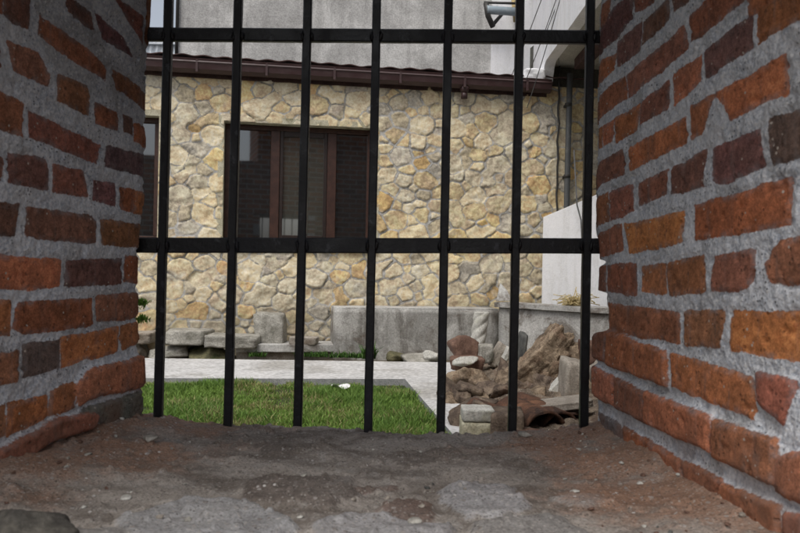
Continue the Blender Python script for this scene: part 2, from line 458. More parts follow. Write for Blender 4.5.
M['r_slate'] = mottled('dark_slate', (0.07, 0.072, 0.07), (0.13, 0.13, 0.12), 12, bump=0.5, bdist=0.012)
M['r_block'] = mottled('weathered_block', (0.25, 0.22, 0.185), (0.36, 0.325, 0.28), 12, bump=0.5, bdist=0.014, c3=(0.18, 0.145, 0.11), s3=5)
M['r_chunk'] = mottled('dull_broken_masonry', (0.075, 0.055, 0.043), (0.22, 0.165, 0.12), 14, bump=1.0, bdist=0.03, c3=(0.12, 0.075, 0.055), s3=9)
M['r_dark'] = mottled('dark_stone', (0.045, 0.042, 0.038), (0.095, 0.088, 0.075), 14, bump=0.6, bdist=0.01)
M['tile'] = mottled('sooty_clay_tile', (0.045, 0.028, 0.022), (0.12, 0.06, 0.038), 13, bump=0.5, bdist=0.01, c3=(0.19, 0.095, 0.055), s3=9)
M['straw'] = mottled('dry_straw', (0.42, 0.33, 0.16), (0.58, 0.48, 0.27), 30, bump=0.1)
M['weed'] = mottled('weed_leaf', (0.035, 0.085, 0.018), (0.065, 0.14, 0.03), 25, bump=0.1)
M['paper'] = mottled('white_plastic_litter', (0.76, 0.77, 0.77), (0.82, 0.82, 0.82), 20, bump=0.2, rough=0.5)
M['roof'] = mottled('dark_roof_sheet', (0.05, 0.03, 0.028), (0.08, 0.048, 0.044), 9, bump=0.2)
M['pale_sheet'] = mottled('pale_blue_sheet', (0.50, 0.55, 0.60), (0.60, 0.64, 0.68), 5, bump=0.1, rough=0.6)
M['interior'] = mottled('room_dark', (0.02, 0.019, 0.018), (0.035, 0.032, 0.03), 4, bump=0.0)

def glass_mat(name, base, metal):
    k = NT(name)
    n = k.noise(3.0, 3, 0.5)
    k.bump(n, 0.035, 0.01)
    m = k.out(k.mix(k.noise(6, 4), base, tuple(x * 1.3 for x in base)), 0.03, 0.6)
    gl = k.n('ShaderNodeBsdfGlossy'); gl.inputs['Roughness'].default_value = 0.03; gl.inputs['Color'].default_value = (0.85, 0.9, 0.95, 1)
    mx = k.n('ShaderNodeMixShader'); mx.inputs[0].default_value = metal
    k.l(k.b.outputs[0], mx.inputs[1]); k.l(gl.outputs[0], mx.inputs[2])
    k.l(mx.outputs[0], k.t.nodes['Material Output'].inputs['Surface'])
    return m
M['glass'] = glass_mat('dark_window_glass', (0.012, 0.013, 0.014), 0.13)
M['glass_mid'] = glass_mat('sash_window_glass', (0.045, 0.045, 0.038), 0.22)

def grass_mat():
    k = NT('grass_blades')
    c = k.attr('tint', 'Color')
    m = k.out(c, 0.6, 0.3)
    tr = k.n('ShaderNodeBsdfTranslucent'); k.l(c, tr.inputs[0])
    mx = k.n('ShaderNodeMixShader'); mx.inputs[0].default_value = 0.3
    k.l(k.b.outputs[0], mx.inputs[1]); k.l(tr.outputs[0], mx.inputs[2])
    k.l(mx.outputs[0], k.t.nodes['Material Output'].inputs['Surface'])
    return m
M['grass'] = grass_mat()

# ------------------------------------------------------------------ brick layout of the two jambs (traced course by course)
TINT = {'o': (0.47, 0.182, 0.080), 'r': (0.40, 0.158, 0.084), 'b': (0.325, 0.142, 0.088), 'd': (0.22, 0.112, 0.088), 'g': (0.175, 0.118, 0.105), 's': (0.20, 0.19, 0.175)}
RIGHT = [  # tint, proud (mm), outline
 ('b',0,(597,14,613,-4,608,25,597,27)),('d',0,(594,47,614,8,631,-4,629,18,616,38,596,58)),('b',0,(632,-2,652,-6,650,2,633,12)),
 ('r',0,(594,66,616,55,614,70,605,80,594,86)),('d',0,(617,42,639,22,639,50,617,66)),('d',0,(641,22,665,0,666,18,641,45)),('d',0,(669,-4,690,-8,688,0,671,11)),
 ('r',0,(594,103,624,77,626,98,598,120,592,125)),('b',0,(626,76,682,26,686,48,628,97)),('b',0,(688,17,712,-4,745,-6,743,0,712,26,689,41)),
 ('o',0,(595,132,604,127,604,146,596,150)),('r',0,(605,126,616,121,615,141,606,145)),('o',0,(617,120,639,105,639,129,618,143)),('b',0,(641,104,668,80,668,109,642,124)),('r',0,(672,77,701,55,701,80,674,106)),
 ('d',0,(705,51,750,17,751,47,706,77)),('r',0,(756,12,775,-4,804,-8,804,14,765,36,757,44)),
 ('b',0,(591,168,625,151,625,174,592,190)),('o',0,(630,150,686,119,686,142,656,158,632,170)),('r',0,(691,107,714,96,709,112,702,132,691,139)),('o',0,(715,96,782,55,782,93,730,119,725,104)),
 ('d',0,(795,48,806,40,806,70,797,70)),
 ('r',0,(591,201,610,194,610,220,592,226)),('b',0,(612,193,634,185,634,209,624,217,612,220)),('b',0,(640,185,667,170,665,194,640,205)),('d',0,(671,168,705,151,700,184,671,194)),
 ('d',0,(712,151,725,143,758,131,761,165,718,184,711,181)),('g',0,(767,121,804,105,804,154,768,165)),
 ('b',0,(591,236,623,225,623,250,591,259)),('o',0,(626,225,683,212,682,243,630,253)),('o',0,(693,206,730,196,784,179,785,223,737,234,694,239)),('d',0,(796,190,808,182,808,210,797,212)),
 ('b',0,(592,267,605,266,605,291,592,290)),('r',0,(607,266,636,264,638,296,607,291)),('o',0,(642,267,668,264,668,294,643,292)),('r',0,(670,264,703,256,706,291,671,295)),
 ('b',0,(716,258,754,250,756,272,748,288,734,292,712,290,711,278)),('b',0,(765,264,778,242,808,234,808,284,784,285,770,280)),
 ('r',0,(608,305,682,313,682,343,608,330)),('b',0,(687,312,727,313,721,347,687,345)),('o',0,(734,312,812,312,812,362,732,349)),
 ('b',9,(585,336,608,331,608,362,587,355)),('r',9,(609,331,671,352,672,386,609,364)),('o',3,(674,354,755,377,755,418,675,385)),('r',4,(759,372,794,382,785,425,759,401)),('b',0,(800,386,815,390,815,430,802,425)),
 ('r',11,(585,363,618,377,618,406,585,390)),('b',11,(620,378,650,392,650,421,620,408)),('r',11,(651,392,719,416,719,451,651,423)),('b',9,(722,419,783,441,783,485,721,455)),('r',8,(784,458,814,448,814,503,784,491)),
 ('s',6,(598,412,622,425,630,447,606,430)),('r',8,(627,427,654,441,655,474,630,450)),('r',8,(654,442,685,459,696,496,657,478)),('b',8,(688,462,701,466,729,480,718,511,696,497)),('r',9,(730,484,788,505,790,552,745,545,721,522)),('b',8,(794,512,815,516,815,560,795,556)),
]
LEFT = [
 ('r',0,(-8,-6,7,-4,7,12,-8,8)),('d',0,(9,-4,34,-2,32,28,20,25,9,14)),('r',0,(44,16,95,54,108,68,107,80,74,59,42,34)),
 ('d',0,(70,-4,94,14,97,30,88,27,71,11)),('d',0,(99,14,126,38,135,58,105,38)),('b',0,(117,-3,144,18,146,45,132,25)),('r',0,(151,-4,163,-2,163,54,150,40)),
 ('d',0,(-8,40,2,46,2,66,-8,60)),('b',0,(11,40,43,54,53,74,52,85,17,70)),('b',0,(61,74,90,86,92,97,90,115,60,99)),('b',0,(115,70,144,88,158,97,158,113,117,88)),
 ('r',0,(96,103,117,113,117,131,96,124)),('d',0,(123,114,133,118,133,135,124,130)),('o',0,(135,123,157,128,157,149,135,141)),
 ('b',0,(-8,86,27,104,26,135,-8,124)),('b',0,(33,110,102,146,99,164,79,155,33,137)),('g',0,(107,147,153,155,152,179,108,166)),
 ('d',0,(-8,153,6,157,5,180,-8,178)),('d',0,(12,152,46,160,49,170,48,191,10,182)),('b',0,(54,164,85,171,89,196,53,191)),('d',0,(95,180,117,184,117,206,95,199)),('r',0,(121,188,134,190,134,212,122,209)),('o',0,(135,191,153,193,152,216,135,212)),
 ('d',0,(-8,200,21,204,17,236,-8,236)),('d',0,(29,207,92,216,97,222,96,243,45,240,27,235)),('b',0,(102,220,150,225,150,248,103,245)),
 ('o',0,(-8,254,60,260,60,285,34,290,-8,288)),('d',0,(66,260,123,260,123,284,64,285)),('r',0,(127,257,149,258,149,283,126,282)),
 ('o',0,(-8,301,13,301,12,335,-8,336)),('r',0,(20,303,91,298,91,324,63,330,27,335,15,328)),('b',0,(96,296,135,293,150,294,150,314,126,320,96,321)),
 ('b',0,(-8,356,21,351,18,381,-8,386)),('g',0,(25,346,58,341,58,367,25,377)),('o',0,(60,338,118,327,116,351,60,367)),('o',0,(120,326,150,321,150,341,120,349)),
 ('b',0,(-8,410,5,405,5,435,-8,442)),('o',2,(8,405,46,394,47,417,7,437)),('o',3,(49,390,71,383,72,407,48,417)),('r',11,(71,387,88,368,148,353,150,384,94,396,75,405)),
 ('s',8,(76,410,142,388,146,420,100,424)),('b',15,(-10,452,55,418,92,410,88,427,45,442,-10,480)),
]
REDGE = [(-80,592),(0,595),(60,592),(125,592),(128,596),(150,592),(190,591),(196,594),(230,591),(259,592),(261,604),(264,604),(267,592),(290,592),(293,606),(331,608),(334,591),(440,590)]
LEDGE = [(-80,160),(0,159),(50,158),(56,155),(114,155),(120,152),(148,152),(152,149),(180,147),(186,148),(216,146),(247,145),(250,138),(256,139),(258,144),(283,143),(286,138),(291,138),(294,144),(313,144),(318,138),(321,139),(324,144),(340,144),(345,137),(352,138),(356,142),(384,143),(388,138),(420,140),(445,142)]
JY = 1.42
RX, RK = 0.352, 0.115
LX, LK = 0.462, 0.200
RIGHT_S, LEFT_S = 1, -1
def jamb_uv(px, py, side):
    dx, dz = ray(px, py)
    if side > 0: y = (RX + JY * RK) / (dx + RK)
    else: y = (LX + JY * LK) / (LK - dx)
    return y, CAM_Z + dz * y

def poly_sdf(px, py, poly):
    """signed distance, positive inside"""
    n = len(poly); d2 = np.full(px.shape, 1e9); inside = np.zeros(px.shape, bool)
    for i in range(n):
        x0, y0 = poly[i]; x1, y1 = poly[(i + 1) % n]
        ex, ey = x1 - x0, y1 - y0
        wx, wy = px - x0, py - y0
        t = np.clip((wx * ex + wy * ey) / (ex * ex + ey * ey + 1e-12), 0, 1)
        d2 = np.minimum(d2, (wx - t * ex) ** 2 + (wy - t * ey) ** 2)
        c = ((y0 <= py) & (y1 > py)) | ((y1 <= py) & (y0 > py))
        with np.errstate(divide='ignore', invalid='ignore'):
            xi = x0 + (py - y0) * ex / np.where(ey == 0, 1e-12, ey)
        inside ^= c & (px < xi)
    return np.where(inside, np.sqrt(d2), -np.sqrt(d2))

SILL_Z = CAM_Z - 0.292
def jamb(side, bricks, edge, seed):
    y0, z0, z1 = 0.34, SILL_Z - 0.14, CAM_Z + 0.86
    res = 0.0033
    V = np.arange(z0, z1, res)
    ed = np.array([jamb_uv(px, py, side) for py, px in edge])
    o = np.argsort(ed[:, 1]); ye = np.interp(V, ed[o, 1], ed[o, 0])
    ye = ye + 0.004 * fbm(V * 40, 0 * V, seed=seed)
    nu = int((JY - y0) / res)
    t = np.linspace(0, 1, nu)
    Y = np.minimum(y0 + (JY + 0.012 - y0) * t[None, :], ye[:, None])
    Z = np.repeat(V[:, None], nu, 1)
    wy = Y + 0.0036 * fbm(Y * 26, Z * 26, seed=seed + 1) + 0.0016 * fbm(Y * 150, Z * 150, seed=seed + 2)
    wz = Z + 0.0032 * fbm(Y * 26, Z * 26, seed=seed + 3) + 0.0016 * fbm(Y * 150, Z * 150, seed=seed + 4)
    S = np.full(Y.shape, -0.05); T = np.zeros(Y.shape + (3,)) + np.array(TINT['b']); PR = np.zeros(Y.shape); TL = np.zeros(Y.shape)
    polys = []
    for tn, pr, pts in bricks:
        pl = [jamb_uv(pts[i], pts[i + 1], side) for i in range(0, len(pts), 2)]
        polys.append((tn, pr / 1000.0, pl))
    # the courses carry on outside the photograph, towards the viewer and upwards
    rr = random.Random(seed)
    ymin = min(min(p[0] for p in pl) for _, _, pl in polys)
    pitch = 0.082 if side > 0 else 0.066
    row = 0; zz = z0
    while zz < z1:
        yy = y0 - rr.random() * 0.2
        while yy < JY:
            ln = rr.choice((0.11, 0.19, 0.2, 0.21)) * (1.0 if side > 0 else 0.85)
            cand = [(yy, zz), (yy + ln, zz), (yy + ln, zz + pitch * 0.7), (yy, zz + pitch * 0.7)]
            c = (yy + ln / 2, zz + pitch * 0.35); yf = yy + ln + 0.012
            pxf = 400 + FPX * ((RX + (JY - yf) * RK) / yf if side > 0 else -(LX + (JY - yf) * LK) / yf)
            pyc = 266.5 - (c[1] - CAM_Z) / c[0] * FPX
            if (side > 0 and pxf > 813) or (side < 0 and pxf < -9) or pyc < -45:
                polys.append((rr.choice('orbbdrd'), 0.0, cand))
            yy += ln + 0.016
        zz += pitch; row += 1
    for tn, pr, pl in polys:
        a = np.array(pl); lo = a.min(0) - 0.03; hi = a.max(0) + 0.03
        m = (Y > lo[0]) & (Y < hi[0]) & (Z > lo[1]) & (Z < hi[1])
        if not m.any(): continue
        d = poly_sdf(wy[m], wz[m], pl)
        # round the corners a little
        d = d + (0.0026 if side > 0 else 0.0018)
        better = d > S[m]
        idx = np.argwhere(m)[better]
        S[idx[:, 0], idx[:, 1]] = d[better]
        jit = np.array([rr.uniform(0.8, 1.2)] * 3) * np.array([1, rr.uniform(0.9, 1.1), rr.uniform(0.85, 1.2)])
        T[idx[:, 0], idx[:, 1]] = np.array(TINT[tn]) * jit
        PR[idx[:, 0], idx[:, 1]] = pr
        TL[idx[:, 0], idx[:, 1]] = rr.uniform(-0.002, 0.002)
    inn = smooth(-0.002, 0.004, S)
    H = inn * (0.0006 + TL * 0.6) + (PR > 0.001) * PR * smooth(-0.004, 0.005 , S)
    H += 0.0009 * fbm(Y * 60, Z * 60, seed=seed + 5, octv=4) + (1 - inn) * 0.0022 * fbm(Y * 110, Z * 110, seed=seed + 6, octv=3) - 0.0022 * smooth(0.0045, 0.001, abs(S)) * smooth(-0.1, 0.35, fbm(Y * 17, Z * 17, seed=seed + 13))
    H += 0.010 * fbm(Y * 5, Z * 5, seed=seed + 7, octv=2)
    # pits and chips
    pit = fbm(Y * 75, Z * 75, seed=seed + 8, octv=2)
    H -= 0.0028 * smooth(0.42, 0.62, pit)
    # round over at the outer corner
    H -= 0.012 * smooth(JY - 0.035, JY + 0.01, Y)
    # wall leans out into the sill at its foot
    dust = smooth(SILL_Z + 0.12, SILL_Z + 0.0, Z) * smooth(-0.4, 0.5, fbm(Y * 20, Z * 20, seed=seed + 9))
    if side < 0: dust = dust * smooth(0.8, 1.2, Y * 1.0) * 0.8 + 0.2 * dust
    painted_shade = np.zeros(Y.shape)  # painted shade: darkens the upper jambs, the left one most
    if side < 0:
        painted_shade = 0.50 * smooth(-0.05, 0.4, Z - CAM_Z) + 0.25 * smooth(1.15, 1.42, Y) * smooth(-0.05, 0.3, Z - CAM_Z)
        painted_shade *= 0.7 + 0.6 * fbm(Y * 9, Z * 9, seed=seed + 12)
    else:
        painted_shade = 0.22 * smooth(0.1, 0.5, Z - CAM_Z) * (0.7 + 0.6 * fbm(Y * 9, Z * 9, seed=seed + 12))
    painted_shade = np.clip(painted_shade, 0, 0.78)
    if side > 0:
        X = RX + (JY - Y) * RK; nx, ny = -1 / math.hypot(1, RK), -RK / math.hypot(1, RK)
    else:
        X = -(LX + (JY - Y) * LK); nx, ny = 1 / math.hypot(1, LK), -LK / math.hypot(1, LK)
    P = np.stack([X + nx * H, Y + ny * H, Z], -1)
    # return around the outer corner
    last = P[:, -1]
    ex = []
    for k, (ox, oy) in enumerate(((0.008, 0.006), (0.022, 0.010), (0.05, 0.011), (0.12, 0.012))):
        q = last.copy(); q[:, 0] += side * ox; q[:, 1] += oy; ex.append(q)
    P = np.concatenate([P] + [e[:, None] for e in ex], 1)
    pad = lambda A: np.concatenate([A] + [A[:, -1:]] * 4, 1)
    me = grid_mesh('jamb', P, attrs={'sdf': pad(S), 'tint': pad(T), 'dust': pad(dust), 'painted_shade': pad(painted_shade)})
    if side > 0: flip(me)
    return me

wall = empty('brick_wall', (0, 1.0, 0), 'thick old red brick wall with wide grey mortar joints framing the opening', 'wall')
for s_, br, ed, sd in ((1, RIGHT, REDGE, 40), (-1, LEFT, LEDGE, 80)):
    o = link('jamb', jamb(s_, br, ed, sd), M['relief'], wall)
    tag(o, 'right brick side of the opening in fresh grey mortar' if s_ > 0 else 'left brick side of the opening, with shade painted in towards the top')

# body of the wall behind the two jambs, and over the opening
bm = bmesh.new()
g = 0.02
def body(side, top):
    if side > 0: pts = [(RX + (JY - 0.36) * RK + g, 0.36), (3.4, 0.36), (3.4, 1.425), (RX + g + 0.012, 1.405)]
    else: pts = [(-(LX + (JY - 0.36) * LK + g), 0.36), (-(LX + g + 0.012), 1.405), (-3.4, 1.425), (-3.4, 0.36)]
    add_prism(bm, pts if side > 0 else pts, -0.05, top)
body(1, 4.4)
body(-1, 2.598)
link('masonry', from_bm('masonry', bm), M['body'], wall, shade=False)
bm = bmesh.new()
def lint(x0, x1, z0, z1, a, b):
    add_box(bm, x0, x1, a, b, z0, z1)
lint(-0.72, 0.56, CAM_Z + 0.85, 2.60, 0.352, 1.43)
lint(-0.53, 0.558, 2.602, 4.39, 0.354, 1.428)
link('lintel', from_bm('lintel', bm), M['body'], wall, shade=False)
# masonry under the sill
bm = bmesh.new()
add_box(bm, -0.66, 0.5, 0.362, 1.424, -0.05, SILL_Z - 0.06)
link('apron', from_bm('apron', bm), M['body'], wall, shade=False)

# sill: worn stones, mortar and brick dust
def sill():
    xs = np.arange(-0.74, 0.56, 0.0038); ys = np.arange(0.30, 1.50, 0.0038)
    X, Y = np.meshgrid(xs, ys)
    X = X.astype(float); Y = Y.astype(float)
    stones = [((0.10, 0.08, 0.07), 0.010, (240,484,290,479,352,481,360,497,330,511,250,508)), ((0.32, 0.32, 0.33), 0.008, (432,496,470,489,508,491,535,512,500,520,462,520)),
              ((0.27, 0.275, 0.285), 0.012, (112,524,190,505,262,512,305,535,240,560,130,560)), ((0.12, 0.075, 0.06), 0.008, (376,508,405,500,432,505,436,522,390,527)),
              ((0.115, 0.075, 0.06), 0.006, (345,488,395,484,400,491,350,494)), ((0.28, 0.28, 0.29), 0.010, (310,528,370,517,455,528,470,560,320,560)),
              ((0.36, 0.35, 0.34), 0.007, (545,500,600,495,625,506,580,515)), ((0.21, 0.205, 0.20), 0.006, (130,448,180,444,185,452,140,457)),
              ((0.22, 0.215, 0.21), 0.008, (470,526,560,520,600,540,500,560)), ((0.13, 0.11, 0.095), 0.006, (380,455,450,450,470,462,400,468)),
              ((0.14, 0.12, 0.105), 0.006, (250,446,330,440,345,450,262,458))]
    wx = X + 0.010 * fbm(X * 22, Y * 22, seed=201); wy = Y + 0.010 * fbm(X * 22, Y * 22, seed=202)
    S = np.full(X.shape, -0.06); T = np.zeros(X.shape + (3,)) + 0.13; PR = np.zeros(X.shape)
    pls = []
    for c, pr, pts in stones:
        pls.append((c, pr, [tuple(onz(pts[i], pts[i + 1], SILL_Z)[:2]) for i in range(0, len(pts), 2)]))
    rr = random.Random(5)
    for k in range(26):                                  # nearer the viewer, below the frame
        cx, cy, r = rr.uniform(-0.6, 0.5), rr.uniform(0.32, 0.8), rr.uniform(0.05, 0.1)
        pls.append(((0.2, 0.195, 0.19), 0.008, [(cx + r * 1.4 * math.cos(a) * rr.uniform(0.7, 1), cy + r * 0.8 * math.sin(a) * rr.uniform(0.7, 1)) for a in [i * math.pi / 3.5 for i in range(7)]]))
    for c, pr, pl in pls:
        a = np.array(pl); lo = a.min(0) - 0.05; hi = a.max(0) + 0.05
        m = (X > lo[0]) & (X < hi[0]) & (Y > lo[1]) & (Y < hi[1])
        if not m.any(): continue
        d = poly_sdf(wx[m], wy[m], pl); better = d > S[m]
        idx = np.argwhere(m)[better]
        S[idx[:, 0], idx[:, 1]] = d[better]; T[idx[:, 0], idx[:, 1]] = c; PR[idx[:, 0], idx[:, 1]] = pr
    xr = RX + (JY - Y) * RK; xl = -(LX + (JY - Y) * LK)
    dr, dl = xr - X, X - xl
    H = PR * smooth(-0.006, 0.012, S)
    H += 0.010 * fbm(X * 9, Y * 14, seed=203, octv=4) + 0.0018 * fbm(X * 45, Y * 45, seed=204, octv=3) + 0.0005 * fbm(X * 170, Y * 170, seed=209, octv=2)
    grit = vnoise(X * 85, Y * 85, 0 * X, seed=205)
    H += 0.0045 * smooth(0.5, 0.85, grit)
    pileR = np.exp(-np.maximum(dr, 0) / 0.085) * (0.75 + 0.5 * fbm(X * 8, Y * 8, seed=206))
    pileL = np.exp(-np.maximum(dl, 0) / 0.085) * (0.75 + 0.5 * fbm(X * 8, Y * 8, seed=207))
    H += 0.034 * pileR + 0.034 * pileL * smooth(0.7, 1.1, Y)
    dust = np.clip(1.35 * np.exp(-np.maximum(dr, 0) / 0.21) * smooth(0.62, 0.95, Y) + 1.35 * np.exp(-np.maximum(dl, 0) / 0.20) * smooth(0.72, 0.98, Y), 0, 1)
    dust *= 0.75 + 0.5 * fbm(X * 12, Y * 12, seed=208)
    Z = SILL_Z + H - 0.012 * (X + 0.45) * smooth(1.1, 1.42, Y)
    edge = 1.445 + 0.012 * fbm(X * 14, 0 * X, seed=210)
    Z -= 0.20 * np.clip(Y - edge, 0, 1) * 4
    Z = Z - 0.01 * smooth(1.36, 1.45, Y)
    P = np.stack([X, Y, Z], -1)
    me = grid_mesh('sill', P, attrs={'sdf': S, 'tint': T, 'dust': dust})
    flip(me)
    return me, P
sme, SP = sill()
so = link('sill', sme, M['sill'], wall)
tag(so, 'worn stone sill of the opening covered in grit and brown brick dust')
def sill_h(x, y):
    i = int(round((y - 0.30) / 0.0038)); j = int(round((x + 0.74) / 0.0038))
    return float(SP[min(max(i, 0), SP.shape[0] - 1), min(max(j, 0), SP.shape[1] - 1), 2])

# ------------------------------------------------------------------ iron grille
GY = 1.432
grille = empty('window_grille', at(370, 433, GY), 'black iron window grille of seven square bars and two crossbars', 'window bars')
tops = [169, 238.5, 308, 377, 448.6, 520, 590.5]; bots = [158, 228, 297.5, 368, 440.7, 512, 583.5]
for i in range(7):
    bm = bmesh.new()
    a = at(bots[i], 430, GY); b = at(tops[i], 0, GY)
    d = (b - a) / (b.z - a.z)
    n = 26; hw = 0.0078
    z0, z1 = SILL_Z - 0.05, CAM_Z + 0.86
    ring0 = None
    for k in range(n + 1):
        z = z0 + (z1 - z0) * k / n
        p = a + d * (z - a.z)
        wob = 0.0002 * math.sin(k * 1.7 + i * 2.1)
        cx, cy = p.x + wob, p.y
        c = 0.0022
        ring = [bm.verts.new((cx + sx, cy + sy, z)) for sx, sy in ((-hw + c, -hw), (hw - c, -hw), (hw, -hw + c), (hw, hw - c), (hw - c, hw), (-hw + c, hw), (-hw, hw - c), (-hw, -hw + c))]
        if ring0:
            for q in range(8): bm.faces.new((ring0[q], ring0[(q + 1) % 8], ring[(q + 1) % 8], ring[q]))
        else: bm.faces.new(list(reversed(ring)))
        ring0 = ring
    bm.faces.new(ring0)
    link('vertical_bar', from_bm('vertical_bar', bm), M['iron'], grille, shade=False)
for (l, r, h) in (((150, 34.7), (592, 37.5), 0.0122), ((140, 245.2), (592, 246), 0.0142)):
    bm = bmesh.new()
    a = at(l[0], l[1], GY + 0.002); b = at(r[0], r[1], GY + 0.002)
    a = a + (a - b).normalized() * 0.05; b = b + (b - a).normalized() * 0.03
    n = 24
    ring0 = None
    for k in range(n + 1):
        p = a.lerp(b, k / n); w = 0.0002 * math.sin(k * 1.3)
        c = 0.002; hd = 0.0066
        ring = [bm.verts.new((p.x, p.y + sy, p.z + w + sz)) for sy, sz in ((-hd, -h + c), (-hd, h - c), (-hd + c, h), (hd - c, h), (hd, h - c), (hd, -h + c), (hd - c, -h), (-hd + c, -h))]
        if ring0:
            for q in range(8): bm.faces.new((ring0[q], ring0[(q + 1) % 8], ring[(q + 1) % 8], ring[q]))
        else: bm.faces.new(list(reversed(ring)))
        ring0 = ring
    bm.faces.new(ring0)
    link('crossbar', from_bm('crossbar', bm), M['iron'], grille, shade=False)
    for i in range(7):                                   # weld at every crossing
        t_ = bots[i] + (tops[i] - bots[i]) * (430 - (l[1] + r[1]) / 2) / 430
        for sgn in (-1, 1):
            q = at(t_, (l[1] + r[1]) / 2, GY - 0.0075) + Vector((sgn * 0.0085, 0, 0))
            wm = rock_mesh('weld_bead', (0.007, 0.008, h * 1.5), 40 + i * 3 + sgn, planes=8, sub=2, amp=0.3)
            for v_ in wm.vertices: v_.co += q
            link('weld_bead', wm, M['iron'], grille)

# ------------------------------------------------------------------ stone house
house = empty('stone_house', fpos(0, 0), 'single storey house clad in ochre crazy paved stone under a brown gutter', 'house')
W1 = (fuv(223, 180)[0], fuv(374, 180)[0], fuv(300, 246)[1], fuv(300, 124.5)[1])
W0 = (W1[0] - 1.95, fuv(158.5, 180)[0], W1[2], W1[3] + 0.02)
FTOP = fuv(350, 80)[1] + 0.06
def cladding():
    u0, u1, z0, z1 = -4.6, 2.7, -0.05, FTOP
    res = 0.0105
    us = np.arange(u0, u1, res); zs = np.arange(z0, z1, res)
    # pull grid lines onto the window openings
    for w in (W0, W1):
        for e in w[:2]: us[np.argmin(abs(us - e))] = e
    for e in (W1[2], W1[3], W0[3]): zs[np.argmin(abs(zs - e))] = e
    U, Z = np.meshgrid(us, zs)
    # seeds of varied size: dart throwing
    seeds = []
    for r, tries in ((0.112, 900), (0.080, 4000), (0.055, 9000), (0.036, 12000)):
        for _ in range(tries):
            p = (RNG.uniform(u0 - 0.1, u1 + 0.1), RNG.uniform(z0 - 0.1, z1 + 0.1))
            if all(((p[0] - q[0]) * 0.78) ** 2 + ((p[1] - q[1]) * 1.0) ** 2 > (r * 0.93 + q[2] * 0.70) ** 2 for q in seeds if abs(p[0] - q[0]) < 0.5 and abs(p[1] - q[1]) < 0.4):
                if r == 0.112 and RNG.rand() < 0.5: continue
                seeds.append((p[0], p[1], r))
    sd = np.array(seeds)
    wu = U + 0.012 * fbm(U * 4, Z * 4, seed=301) + 0.009 * fbm(U * 20, Z * 20, seed=303)
    wz = Z + 0.012 * fbm(U * 4, Z * 4, seed=302) + 0.009 * fbm(U * 20, Z * 20, seed=304)
    AS = 0.80
    D1 = np.full(U.shape, 9.0); I1 = np.zeros(U.shape, int)
    wts = (sd[:, 2] * 0.75) ** 2
    def near(i):
        su, sz, r = sd[i]
        m = np.where(abs(us - su) < 0.5)[0]; n_ = np.where(abs(zs - sz) < 0.42)[0]
        return None if not len(m) or not len(n_) else (slice(n_[0], n_[-1] + 1), slice(m[0], m[-1] + 1))
    wins = [near(i) for i in range(len(sd))]
    for i, sl in enumerate(wins):
        if sl is None: continue
        d = ((wu[sl] - sd[i, 0]) * AS) ** 2 + (wz[sl] - sd[i, 1]) ** 2 - wts[i]
        lt = d < D1[sl]
        D1[sl] = np.where(lt, d, D1[sl]); I1[sl] = np.where(lt, i, I1[sl])
    G = np.arange(len(sd))
    for i in range(len(sd)):
        if RNG.rand() < 0.30:
            dd_ = np.hypot((sd[:, 0] - sd[i, 0]) * AS, sd[:, 1] - sd[i, 1]); dd_[i] = 9
            j = int(np.argmin(dd_))
            if (G == G[j]).sum() < 3 and (G == G[i]).sum() < 2: G[G == G[i]] = G[j]
    S = np.full(U.shape, 9.0)
    for i, sl in enumerate(wins):
        if sl is None: continue
        d = ((wu[sl] - sd[i, 0]) * AS) ** 2 + (wz[sl] - sd[i, 1]) ** 2 - wts[i]
        ii = I1[sl]
        cc = np.hypot((sd[ii, 0] - sd[i, 0]) * AS, sd[ii, 1] - sd[i, 1])
        e = np.where(G[ii] == G[i], 9.0, (d - D1[sl]) / (2 * np.maximum(cc, 0.02)))
        S[sl] = np.minimum(S[sl], e)
    jw = 0.0040 + 0.005 * fbm(U * 3.1, Z * 3.1, seed=305) + 0.005 * fbm(U * 9, Z * 9, seed=308) + RNG.uniform(-0.002, 0.005, len(sd))[G[I1]]
    S = S - np.maximum(jw, 0.001); I1 = G[I1]
    pal = [((0.66, 0.56, 0.375), 5), ((0.64, 0.525, 0.32), 4), ((0.60, 0.54, 0.41), 4), ((0.70, 0.61, 0.44), 4), ((0.64, 0.49, 0.26), 1.3), ((0.52, 0.455, 0.33), 2.8), ((0.57, 0.40, 0.19), 0.3), ((0.50, 0.46, 0.38), 2)]
    pr = np.array([p[1] for p in pal]); pr = pr / pr.sum()
    ch = RNG.choice(len(pal), len(sd), p=pr)
    tint = np.array([p[0] for p in pal])[ch] * RNG.uniform(0.86, 1.12, (len(sd), 1))
    T = tint[I1]
    hi = RNG.uniform(0.004, 0.015, len(sd)); tu = RNG.uniform(-0.06, 0.06, len(sd)); tz = RNG.uniform(-0.07, 0.07, len(sd))
    inn = smooth(-0.002, 0.006, S)
    H = inn * (hi[I1] + (U - sd[I1, 0]) * tu[I1] + (Z - sd[I1, 1]) * tz[I1]) + inn * (0.016 * fbm(U * 11, Z * 11, seed=306, octv=5) - 0.014 * np.abs(fbm(U * 8 + I1 * 3.7, Z * 8, seed=309, octv=3))) + 0.003 * fbm(U * 40, Z * 40, seed=307, octv=2)
    P = np.stack([U / FN + H * FK / FN, FY + FK * U / FN - H / FN, Z], -1)
    uc = (us[1:] + us[:-1]) / 2; zc = (zs[1:] + zs[:-1]) / 2
    UC, ZC = np.meshgrid(uc, zc)
    keep = np.ones(UC.shape, bool)
    for w in (W0, W1): keep &= ~((UC > w[0]) & (UC < w[1]) & (ZC > w[2]) & (ZC < w[3]))
    me = grid_mesh('wall', P, keep, {'sdf': S, 'tint': T})
    flip(me)
    return me
tag(link('wall', cladding(), M['clad'], house), 'front wall of irregular ochre and cream stones in pale mortar')

